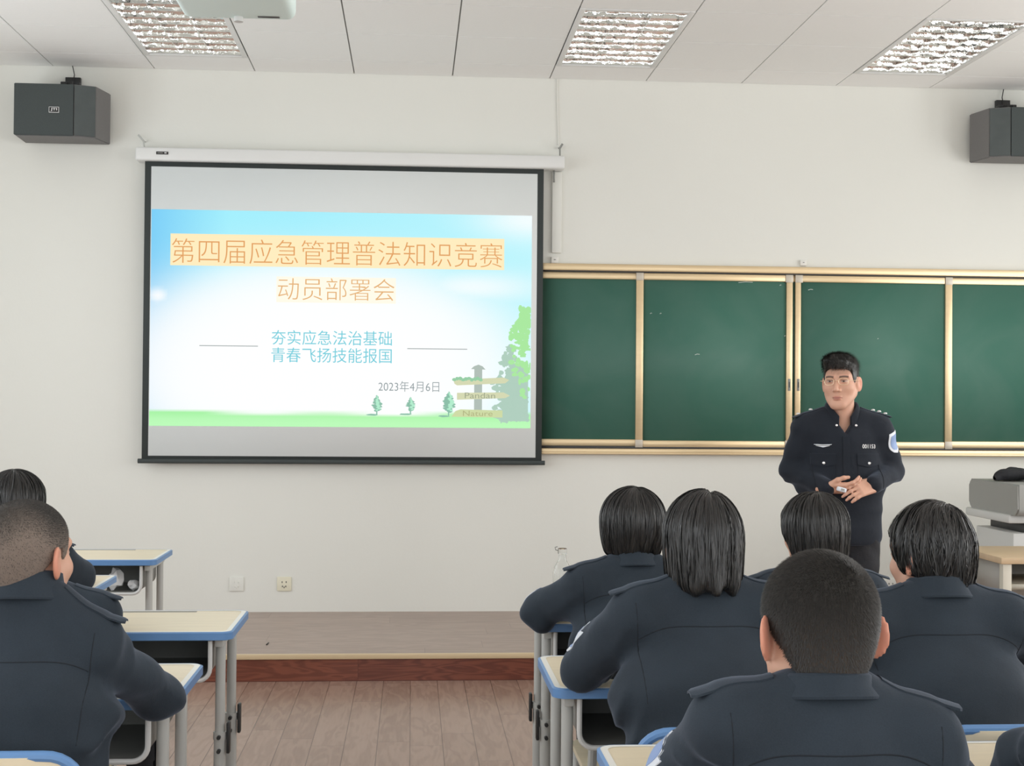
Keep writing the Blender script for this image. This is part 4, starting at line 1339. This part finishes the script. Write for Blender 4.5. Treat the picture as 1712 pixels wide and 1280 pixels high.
# ---- a seated, uniformed student seen from behind; local frame: hips at the origin column, facing +y
def student(X, Y, label, top, hair, hopts, seed, s=1.0, yaw=0., pitch=.12, roll=0., zs=.895, sw=.165, ys=.115, hx=0., hy=.165, neck_r=.050,
            eL=(-.265, .17, .785), eR=(.265, .17, .785), wL=(-.09, .36, .80), wR=(.09, .36, .80), bulk=1.0, patch=None, rz=0., shoulder_r=.058, lx=0., tilt=0., patch_y=.42, col_h=.036,
            collar_top=None, ear=0., drop=0.):
    t = thing('person', label, 'person', (X, Y, 0), rz, 'seated students in dark uniform jackets')
    hc = Vector((hx, hy, top - .114 * s))
    Mh = Matrix.Translation(hc) @ Euler((-pitch, roll, yaw), 'XYZ').to_matrix().to_4x4()
    Ri = np.array(Mh.to_3x3()).T
    zn = zs + .055
    # body: head, neck, trunk in one surface, hands joined at the wrists
    g = Field(axis(-.22, .22, .011, [(hx - .10 * s, hx + .10 * s, .0046)]), axis(-.16, .42, .012, [(hy - .115 * s, hy + .118 * s, .0046)]), axis(.44, top + .03, .012, [(hc.z - .125 * s, top + .02, .0046)]))
    g.cone((0, 0, .52), (0, ys * .7, zs - .10), .085, .088, .03, (.68, 1, 1))
    g.cone((-sw * .75, ys, zs - .04 - drop), (sw * .75, ys, zs - .04 - drop), .034, .034, .03)
    nb = (hx * .4, ys + .004, zn - .035)
    def nk(p): return sd_cone(p, nb, tuple(Mh @ Vector((0, -.020 * s, -.045 * s))), neck_r * .95, neck_r)
    g.add(nk, (-.1, 0, zn - .12), (.1, .25, hc.z + .02), .03)
    def hd(p):
        q = [p[0] - hc.x, p[1] - hc.y, p[2] - hc.z]
        l = [(Ri[i, 0] * q[0] + Ri[i, 1] * q[1] + Ri[i, 2] * q[2]) / s for i in range(3)]
        return head_sdf(l, ear) * s
    g.add(hd, [hc.x - .13, hc.y - .14, hc.z - .15], [hc.x + .13, hc.y + .14, hc.z + .14], .022, .0)
    V, F = g.mesh(1)
    parts = [(V, F)]
    for w_, e_, sd in ((wL, eL, -1), (wR, eR, 1)):
        fw = Vector(w_) - Vector(e_); fw.z = 0
        fw = (fw.normalized() + Vector((0, .7, 0))).normalized()
        parts.append(hand_mesh((w_[0], w_[1], max(w_[2] - .014, .786)), fw, (0, 0, -1), sd, .12, .0042, .95))
    V2, F2 = join(parts)
    me = np_mesh('body', V2, F2)
    L = (V2 - np.array(hc)) @ Ri.T / s
    tone = head_tone(L, SKIN, LIPS, (.03, .025, .02))
    tone[len(V):] = SKIN
    set_tone(me, tone)
    link('body', me, M['skin'], t)
    # jacket
    g = Field(axis(-.44, .44, .0078), axis(-.22, .56, .0078), axis(.425, zs + .12, .0078))
    g.cone((0, -.01, .50), (0, ys * .55, zs - .17), .116 * bulk, .118 * bulk, .03, (.66, 1, 1))
    g.cone((0, ys * .55, zs - .17), (0, ys, zs - .05), .116 * bulk, .092, .04, (.60, 1, 1))
    shp = [None, zs - drop + tilt, zs - drop - tilt]        # shoulder heights: [1] at +x, [-1] at -x
    g.cone((-sw * .86, ys, shp[-1] - .002), (sw * .86, ys, shp[1] - .002), shoulder_r, shoulder_r, .04)
    g.cone((0, ys - .004, zs - .06), (hx * .4, ys, zn - .022), .078, neck_r + .016, .03)
    for sd, e_, w_ in ((-1, eL, wL), (1, eR, wR)):
        g.cone((sd * .048, ys - .002, zn - .006), (sd * sw, ys, shp[sd] + .010), .050, .046, .035)
        g.cone((sd * sw, ys, shp[sd] - .004), e_, .060 * bulk, .054, .035)
        g.cone(e_, w_, .053, .040, .02)
    sl = (slice(None),) * 3
    P = g.P(sl)
    arm = np.clip((np.abs(P[0]) - sw + .02) / .05, 0, 1)
    low = np.clip((zs - .14 - P[2]) / .1, 0, 1)
    g.d = g.d + fold(P, seed, .0105) * (arm * .85 + low * .55 * (1 - arm) + .13) * np.clip((zs + .02 - P[2]) / .08, .12, 1)
    for (dx, dy) in DESKS:      # cloth rests on and against the desks
        if abs(dx - X) < .9 and abs(dy - Y) < .9:
            g.d = smax(g.d, -(sd_box(P, (dx - X, dy - Y, .675), (.306, .221, .0795), .012)), .008)
    g.d = smax(g.d, .442 - P[2], .01)
    V, F = g.mesh(1)
    J = link('jacket', np_mesh('jacket', V, F), M['jacket'], t)
    bvh = BVHTree.FromPolygons(V.tolist(), F.tolist())
    collar(t, (hx * .4, ys + .004, zn + .006), -.16 - pitch * .3, neck_r + .008, neck_r + .030, col_h, M['jacket'], .45)
    for sd in (-1, 1): epaulette(t, bvh, sd, .085, sw + .030, ys, .026, (), M['jacket'])
    # yoke seam and armhole seams
    zy = zs - .012 - drop
    pl = seam_line(bvh, [(x, -1, zy - .07 * (abs(x) / .19) ** 4) for x in np.linspace(-sw - .005, sw + .005, 25)], (0, 1, 0))
    MB().tube(pl, .0015, 6).build('yoke_seam', M['seam'], t)
    for sd in (-1, 1):
        pl = seam_line(bvh, [(sd * (sw + .012 - .012 * q), -1, shp[sd] + .035 - .20 * q) for q in np.linspace(0, 1, 14)], (0, 1, 0))
        if len(pl) > 3: MB().tube(pl, .0013, 6).build('armhole_seam', M['seam'], t)
    if patch:
        sd = patch
        e_ = eL if sd < 0 else eR
        mid = Vector((sd * sw, ys, zs - .02)).lerp(Vector(e_), .42)
        up = Vector((sd * sw, ys, zs)) - Vector(e_)
        shield_patch(t, bvh, mid + Vector((sd * .3, patch_y, .0)), (-sd, -patch_y / .3, 0), up, .072, .085, (M['badge_white'], M['badge_blue']))
    # trousers and shoes
    g = Field(axis(-.26, .26, .012), axis(-.16, .60, .012), axis(.05, .60, .012))
    g.ell((0, 0, .515), (.165, .115, .082), .03)
    for sd in (-1, 1):
        g.cone((sd * .08, .02, .512), (lx + sd * .088, .37, .508), .074, .056, .04)
        g.cone((lx + sd * .088, .37, .505), (lx + sd * .088, .36, .10), .054, .044, .03)
    P = g.P(sl)
    g.d = g.d + fold(P, seed + 3, .003)
    g.d = smax(smax(g.d, .442 - P[2] - np.clip((P[1] - .19) * 30, 0, 1) * .5, .01), .072 - P[2], .006)
    V, F = g.mesh(1)
    link('trousers', np_mesh('trousers', V, F), M['trouser'], t)
    for sd in (-1, 1): shoe(t, lx + sd * .088, .345)
    Vh = add_hair(t, hair, Mh, s, seed, hopts)
    return t, Mh

_shoe = []
def shoe(root, x, y, rz=0.):
    if not _shoe:
        g = Field(axis(-.06, .06, .006), axis(-.09, .20, .006), axis(-.01, .11, .006))
        g.cone((0, -.035, .04), (0, .13, .028), .042, .036, .02, (1, 1, 1.1)); g.cone((0, -.03, .045), (0, -.03, .085), .040, .040, .02)
        P = g.P((slice(None),) * 3)
        g.d = smax(g.d, .002 - P[2], .004); g.d = smax(g.d, P[2] - .088, .004)
        _shoe.append(g.mesh(1))
    V, F = _shoe[0]
    o = link('shoe', np_mesh('shoe', V, F), M['shoe'], root)
    o.location = (x, y, 0); o.rotation_euler = (0, 0, rz)

BOB = [-.2, -.2, -.2, -.2, -.2, -.2, -.05, .045, .052, .052]
def bob_hl(zb, side=None, front=.046):
    side = zb if side is None else side
    return [zb, zb, zb, zb, side, side, side + .01, front, front + .006, front + .006]

# ---- officer standing at the front
def officer():
    t = thing('person', 'standing officer in glasses and dark uniform, hands clasped at the waist, before the blackboard', 'person', (1.935, 6.10, 0), PI - .10)
    s = 1.0; top = 1.625
    hc = Vector((.012, .035, top - .114))
    Mh = Matrix.Translation(hc) @ Euler((-.03, .02, -.42), 'XYZ').to_matrix().to_4x4()
    Ri = np.array(Mh.to_3x3()).T
    zs = 1.315; sw = .165; ys = 0.
    eL, eR = (-.238, -.035, 1.115), (.222, -.035, 1.115)
    wL, wR = (-.105, .165, 1.066), (.098, .160, 1.050)
    g = Field(axis(-.22, .22, .011, [(hc.x - .10, hc.x + .10, .003)]), axis(-.12, .17, .011, [(hc.y - .10, hc.y + .115, .003)]), axis(.80, top + .03, .012, [(hc.z - .12, top + .02, .003)]))
    g.cone((0, 0, .88), (0, 0, 1.20), .085, .09, .03, (.66, 1, 1))
    g.cone((-.13, 0, zs - .03), (.13, 0, zs - .03), .042, .042, .03)
    g.add(lambda p: sd_cone(p, (0, -.005, 1.34), tuple(Mh @ Vector((0, -.015, -.05))), .058, .053), (-.1, -.1, 1.28), (.1, .1, hc.z), .03)
    def hd(p):
        q = [p[0] - hc.x, p[1] - hc.y, p[2] - hc.z]
        return head_sdf([Ri[i, 0] * q[0] + Ri[i, 1] * q[1] + Ri[i, 2] * q[2] for i in range(3)], .05)
    g.add(hd, [hc.x - .12, hc.y - .13, hc.z - .14], [hc.x + .12, hc.y + .13, hc.z + .13], .014, .0)
    V, F = g.mesh(1)
    hl = hand_mesh(wL, (.80, .42, -.22), (-.30, -.85, -.35), -1, .50, .003, .98)
    hr = hand_mesh(wR, (-.85, .25, .02), (.1, -.6, .8), 1, .55, .003, .98)
    V2, F2 = join([(V, F), hl, hr])
    me = np_mesh('body', V2, F2)
    L = (V2 - np.array(hc)) @ Ri.T
    tone = head_tone(L, SKIN, LIPS, (.03, .025, .02)); tone[len(V):] = SKIN
    set_tone(me, tone)
    link('body', me, M['skin'], t)
    sl = (slice(None),) * 3
    # jacket
    g = Field(axis(-.36, .36, .008), axis(-.19, .27, .008), axis(.77, 1.46, .008))
    g.cone((0, 0, .84), (0, .0, 1.08), .118, .118, .03, (.64, 1, 1))
    g.cone((0, 0, 1.08), (0, .0, zs - .06), .120, .106, .04, (.63, 1, 1))
    g.cone((-sw * .86, ys, zs - .012), (sw * .86, ys, zs - .008), .058, .058, .05)
    for sd, e_, w_ in ((-1, eL, wL), (1, eR, wR)):
        g.cone((sd * .05, -.004, 1.365), (sd * sw, ys, zs + .0), .050, .048, .05)
        g.cone((sd * sw, ys, zs - .015), e_, .061, .052, .035)
        g.cone(e_, w_, .051, .040, .02)
    P = g.P(sl)
    arm = np.clip((np.abs(P[0]) - .15) / .05, 0, 1); low = np.clip((1.10 - P[2]) / .12, 0, 1)
    g.d = g.d + fold(P, 2., .0048) * (arm * .9 + low * .5 * (1 - arm) + .2)
    # open neck: a V cut in front
    vcut = np.maximum(np.abs(P[0]) - (P[2] - 1.285) * .62, .012 - P[1])
    g.d = smax(g.d, -np.maximum(vcut, 1.25 - P[2]), .008)
    g.d = smax(g.d, .79 - P[2], .012)
    V, F = g.mesh(1)
    link('jacket', np_mesh('jacket', V, F), M['jacket_officer'], t)
    bvh = BVHTree.FromPolygons(V.tolist(), F.tolist())
    cl = MB()
    # stand-and-fall collar, open in front with two points
    n = 40
    for k in range(n + 1): pass
    prof = lambda q: [(.060, .052), (.066, .056), (.072, .050), (.086, .014), (.094, -.010), (.086, -.012), (.066, .006), (.060, -.010)]
    R = []
    for k in range(n + 1):
        a = PI / 2 + .34 + (2 * PI - .68) * k / n
        f = min(k, n - k) / n
        dropf = .055 * max(0, 1 - f / .16) ** 1.3
        outf = .012 * max(0, 1 - f / .16)
        R.append([cl.bm.verts.new(((r + outf) * math.cos(a), (r + outf) * math.sin(a) * 1.02, z - dropf * (1.0 if z > .03 else 1.25))) for r, z in prof(f)])
    m = len(R[0])
    for k in range(n):
        for j in range(m): cl.bm.faces.new((R[k][j], R[k + 1][j], R[k + 1][(j + 1) % m], R[k][(j + 1) % m]))
    cl.bm.faces.new(R[0]); cl.bm.faces.new(R[-1][::-1])
    co = cl.build('collar', M['jacket_officer'], t); co.location = (0, -.004, 1.372); co.rotation_euler = (-.10, 0, 0)
    for sd in (-1, 1):
        epaulette(t, bvh, sd, .085, .195, ys, .02, (.45, .72, .98) if sd < 0 else (.5, .9), M['jacket_officer'])
        p, n_ = surf(bvh, (sd * .042, 1, 1.318), (0, -1, 0))
        if p is not None:
            c = MB().lathe([(0, .004), (.005, .003), (.006, 0), (0, 0)], (0, 0, 0), 10).build('collar_pin', M['chrome'], t)
            c.location = p + n_ * .014; c.rotation_euler = (-PI / 2, 0, 0)
    def front(x, z, lift=.002):
        p, n_ = surf(bvh, (x, 1, z), (0, -1, 0)); return p + n_ * lift
    # placket, pocket flaps, pocket edges
    pk = [[front(x, z, .0035) for x in (-.016, -.008, 0, .008, .016)] for z in np.linspace(1.275, .815, 34)]
    MB().grid(pk, .003, (0, 1, 0)).build('placket', M['jacket_officer'], t)
    MB().tube([front(.017, z, .001) for z in np.linspace(1.275, .82, 34)], .0016, 6).build('placket_seam', M['seam'], t)
    for sd in (-1, 1):
        xc = sd * .098
        rows = []
        for i in range(7):
            z = 1.198 - .048 * i / 6
            rows.append([front(xc + u * .052, z - .010 * (1 - abs(u)) * (i / 6), .0045) for u in np.linspace(-1, 1, 9)])
        fl = MB().grid(rows, .004, (0, 1, 0)).build('pocket_flap', M['jacket_officer'], t)
        b_ = front(xc, 1.156, .006)
        c = MB().lathe([(0, .004), (.005, .0035), (.0075, 0), (0, 0)], (0, 0, 0), 12).build('flap_button', M['chrome'], fl)
        c.location = b_; c.rotation_euler = (-PI / 2, 0, 0)
        for u in (-1, 1): MB().tube([front(xc + u * .05, z, .001) for z in np.linspace(1.16, 1.05, 10)], .0013, 6).build('pocket_seam', M['seam'], t)
    # number badge (his left) and winged badge (his right)
    V, F = text_mesh('001153', .018, .062, .012)
    V = V - V.max(0) / 2
    Q = np.array([front(-.100 - v[0], 1.232 + v[1], .0050)[:] for v in V])
    link('number_badge', np_mesh('number_badge', Q, [f[::-1] for f in F]), M['label_white'], t, False)
    rows = []
    for i in range(5):
        v = 1 - i / 2
        rows.append([front(.100 + u * .036 * (1 if v > 0 else .72), 1.232 + v * .0065 * (1 - .35 * abs(u)) + .004 * abs(u), .005) for u in np.linspace(-1, 1, 11)])
    wb = MB().grid(rows, .002, (0, 1, 0)).build('chest_badge', M['badge_white'], t)
    rows = [[front(.100 + u * .028, 1.234 + v * .002, .0062) for u in np.linspace(-1, 1, 7)] for v in (1, 0, -1)]
    MB().grid(rows, .0008, (0, 1, 0)).build('badge_band', M['console_grey'], wb)
    mid = Vector((-.165, 0, zs - .02)).lerp(Vector(eL), .42)
    shield_patch(t, bvh, mid + Vector((-.17, .20, .03)), (.75, -.85, 0), (.10, 0, .2), .070, .098, (M['badge_white'], M['badge_blue']))
    # trousers
    g = Field(axis(-.24, .24, .010), axis(-.16, .16, .010), axis(.05, .96, .010))
    g.cone((0, 0, .86), (0, 0, .93), .108, .105, .03, (.66, 1, 1))
    for sd in (-1, 1):
        g.cone((sd * .085, 0, .82), (sd * .095, .0, .47), .090, .066, .03); g.cone((sd * .095, 0, .47), (sd * .10, -.02, .08), .066, .056, .02)
    P = g.P(sl)
    g.d = g.d + fold(P, 5., .004); g.d = smax(g.d, .075 - P[2], .006)
    V, F = g.mesh(1)
    link('trousers', np_mesh('trousers', V, F), M['trouser'], t)
    for sd in (-1, 1): shoe(t, sd * .10, -.01, -sd * .15)
    # hair: short sides, full swept top
    def fn(p):
        x, y, z = p
        d = smin(sd_ell(p, (0, -.012, .034), (.0775, .096, .084)), sd_ell(p, (-.002, -.002, .082), (.074, .097, .054)), .02)
        d = smin(d, sd_ell(p, (.008, .058, .104), (.056, .044, .030)), .02)
        d = smin(d, sd_ell(p, (0, -.035, -.02), (.064, .062, .060)), .03)
        lk = np.sin(x * 120 + 50 * y + 2 * np.sin(60 * y)) * .5 + np.sin(90 * x - 95 * y + 40 * z) * .5
        return d + .0022 * lk * np.clip((z - .05) / .03, 0, 1)
    fd = hair_field(fn, [-.075, -.072, -.06, .0, .034, -.012, -.012, .052, .066, .070], .0036, .004)
    V, F = fd.mesh(1)
    to_p = lambda Q: np.asarray(Q) @ np.array(Mh.to_3x3()).T + np.array(Mh.translation)
    me = np_mesh('hair', to_p(V), F); strand_attr(me, V, (0, -.05, .12), 14, 60)
    link('hair', me, M['hair'], t)
    SV, SF = strands_short(V, F, (.02, -.06, .12), 9000, .024, .0014, 4, lambda P: np.clip((P[:, 2] - .05) / .04, .05, 1), .9)
    tag(link('hair_strands', np_mesh('hair_strands', to_p(SV), SF), M['stubble'], t), kind='stuff')
    # thin wire glasses
    gl = MB()
    def hp(x, y, z): return Mh @ Vector((x, y, z))
    for sd in (-1, 1):
        ring = [hp(sd * .032 + .021 * math.copysign(abs(math.cos(a)) ** .7, math.cos(a)), .096 - .010 * ((sd * .032 + .021 * math.cos(a)) / .055) ** 2, .010 + .0145 * math.copysign(abs(math.sin(a)) ** .8, math.sin(a))) for a in np.linspace(0, 2 * PI, 29)]
        gl.tube(ring, .0013, 6, False)
        gl.tube([hp(sd * .053, .088, .014), hp(sd * .076, .070, .014), hp(sd * .080, .0, .012), hp(sd * .078, -.02, -.004)], .0012, 6)
    gl.tube([hp(-.012, .097, .013), hp(0, .103, .016), hp(.012, .097, .013)], .0012, 6)
    gl.build('glasses', M['glass_metal'], t)
    # small pale object held between the hands
    return t
officer()
kn = MB().box((-.022, -.008, -.010), (.022, .008, .010), .006, 3).box((-.006, -.0095, -.004), (.010, -.0075, .005), mi=1)
rm = kn.build('clicker', [M['badge_white'], M['console_grey']])
rm.location = (1.862, 5.868, 1.048); rm.rotation_euler = (0, .25, .1)
tag(rm, 'small pale clicker held between the hands of the officer', 'clicker')

# ---- seated students
def d_full(P): return np.ones(len(P))
def d_p5(P):   # thick on top, thinner towards the nape
    return np.clip(.80 + (P[:, 2] + .03) * 3.2, .45, 1)
def d_p7(P):   # dark crown, sides faded to the skin
    x, y, z = P[:, 0], P[:, 1], P[:, 2]
    return np.clip((z - .022 + .016 * np.sin(y * 40 + x * 22)) / .085, .10, .95)

student(.652, 3.88, 'bob-haired student in a dark jacket in the front row, beside the clear bottle', 1.157, 'bob',
        dict(w=.097, zb=-.080, taper=.20, taper_y=.25, top=.127, back=.112, hl=bob_hl(-.2), whorl=(.0, -.045, .118), n=1300, part=(.012, .004), ragged=.005), 1,
        zs=.882, sw=.148, eL=(-.262, .235, .790), eR=(.205, .245, .795), wL=(-.10, .43, .80), wR=(.10, .43, .80), patch=-1, neck_r=.046, roll=.03)
student(.653, 2.92, 'bob-haired student with bulky shoulders and ragged hair, behind the front row', 1.208, 'bob',
        dict(w=.088, zb=-.100, taper=.12, taper_y=.02, top=.130, back=.112, hl=bob_hl(-.2), whorl=(.012, -.04, .120), n=1500, part=(.016, .009), ragged=.010, lock=.0026), 2,
        zs=.946, sw=.152, hy=.142, eL=(-.255, .270, .800), eR=(.205, .275, .800), wL=(-.10, .45, .80), wR=(.10, .45, .80), bulk=1.06, patch=-1, neck_r=.048)
student(1.205, 3.90, 'student with sleek bowl-shaped hair whose head overlaps the officer', 1.142, 'bob',
        dict(w=.096, zb=-.098, taper=.16, taper_y=.2, top=.127, back=.115, hl=[-.2, -.2, -.2, -.12, -.03, -.01, .0, .046, .052, .052], whorl=(.004, -.035, .119), n=1600, part=(-.006, .005), ragged=.003), 3,
        yaw=.32, zs=.855, sw=.150, eL=(-.200, .225, .795), eR=(.235, .225, .790), wL=(-.10, .41, .80), wR=(.10, .41, .80), neck_r=.046)
student(1.186, 2.92, 'student with tousled short black hair turned to show one ear, beneath the console', 1.180, 'bob',
        dict(w=.088, zb=-.078, taper=.22, taper_y=.2, top=.130, back=.100, hl=[-.2, -.2, -.09, -.035, -.028, -.005, .01, .05, .058, .058], whorl=(.02, -.045, .118), n=1500, ragged=.012, lock=.0042, messy=.7, lift=.005), 4,
        yaw=.45, lx=.03, zs=.926, sw=.160, eL=(-.195, .275, .800), eR=(.27, .275, .795), wL=(-.10, .45, .80), wR=(.10, .45, .80), bulk=1.08, neck_r=.050)
student(.640, 1.985, 'buzz-cut student with both ears sticking out, largest head in the room', 1.180, 'buzz',
        dict(density=d_p5, whorl=(.022, -.075, .075), n=60000, len=.0055), 5, s=1.10, yaw=.10, zs=.908, sw=.150, ys=.11, hy=.150, tilt=-.012, col_h=.027, eL=(-.196, .25, .80), eR=(.225, .22, .80),
        wL=(-.12, .44, .80), wR=(.11, .42, .80), bulk=1.10, patch=-1, patch_y=.34, neck_r=.056, ear=.33)
student(1.270, 1.960, 'student almost wholly out of frame, only a dark elbow on the desk showing', 1.190, 'buzz',
        dict(density=d_p5, n=9000), 6, zs=.90, sw=.16, eL=(-.205, .36, .805), eR=(.26, .25, .785), wL=(-.02, .50, .81), wR=(.10, .42, .80), bulk=1.1)
student(-.778, 2.735, 'student with shaven sides looking at the screen, elbow on the desk', 1.205, 'buzz',
        dict(density=d_p7, scalp=(.22, .175, .145), dark=(.045, .043, .040), whorl=(.0, -.06, .10), n=80000, len=.0034, hair_width=.00045), 7, s=1.02, yaw=-.40, zs=.955, drop=.038, sw=.142, ys=.11, hy=.130, col_h=.046,
        eL=(-.245, .33, .805), eR=(.228, .318, .775), wL=(-.12, .50, .805), wR=(.09, .53, .805), bulk=1.0, neck_r=.056, ear=.12, pitch=.05)
student(-1.350, 4.655, 'bob-haired student two rows ahead of the shaven student', 1.160, 'bob',
        dict(w=.098, zb=-.100, taper=.1, taper_y=.2, top=.127, back=.112, hl=bob_hl(-.2), whorl=(.0, -.045, .118), n=900, ragged=.004), 8,
        zs=.872, sw=.150, eL=(-.235, .22, .795), eR=(.205, .23, .80), wL=(-.10, .40, .80), wR=(.10, .42, .80), neck_r=.046)
student(-1.010, 3.785, 'student bowed over the desk, hidden by the head of the shaven student', 1.050, 'bob',
        dict(w=.092, zb=-.085, taper=.2, taper_y=.2, top=.124, back=.110, hl=bob_hl(-.2), whorl=(.0, -.045, .118), n=500, ragged=.004), 9,
        zs=.815, sw=.148, hx=-.09, hy=.235, pitch=.5, lx=.14, eL=(-.225, .22, .80), eR=(.10, .25, .81), wL=(-.14, .42, .80), wR=(-.02, .40, .815), neck_r=.046)

for x, y, lb in ((.665, 3.88, 'school chair of the bob-haired student by the clear bottle'), (.668, 2.92, 'school chair behind the bulky-shouldered bob-haired student'),
                 (1.205, 3.90, 'school chair of the student with sleek bowl-shaped hair'), (1.265, 2.92, 'school chair of the student with tousled short hair'),
                 (.655, 1.985, 'school chair of the buzz-cut student with both ears showing'), (1.270, 1.960, 'school chair of the student at the picture corner'),
                 (-.815, 2.785, 'school chair of the shaven student, its rounded blue top edge at the picture corner'), (-1.335, 4.655, 'school chair of the bob-haired student two rows ahead of the shaven one'),
                 (-1.010, 3.800, 'school chair of the bowed student')):
    chair(x, y, lb)

# dark jacket lying on the console
g = Field(axis(-.16, .16, .008), axis(-.10, .12, .008), axis(-.01, .12, .008))
g.ell((0, 0, .03), (.13, .075, .032), .03); g.ell((-.07, -.01, .035), (.06, .05, .03), .02); g.ell((.05, .02, .045), (.07, .06, .032), .02); g.cone((-.14, 0, .02), (-.09, 0, .04), .016, .02, .02)
P = g.P((slice(None),) * 3); g.d = g.d + fold(P, 1., .006); g.d = smax(g.d, .002 - P[2], .004)
V, F = g.mesh(1)
o = link('folded_jacket', np_mesh('folded_jacket', V, F), M['trouser'])
o.location = (3.28, 7.32, 1.009); o.rotation_euler = (0, 0, .5)
tag(o, 'dark folded jacket lying on top of the grey console', 'jacket')
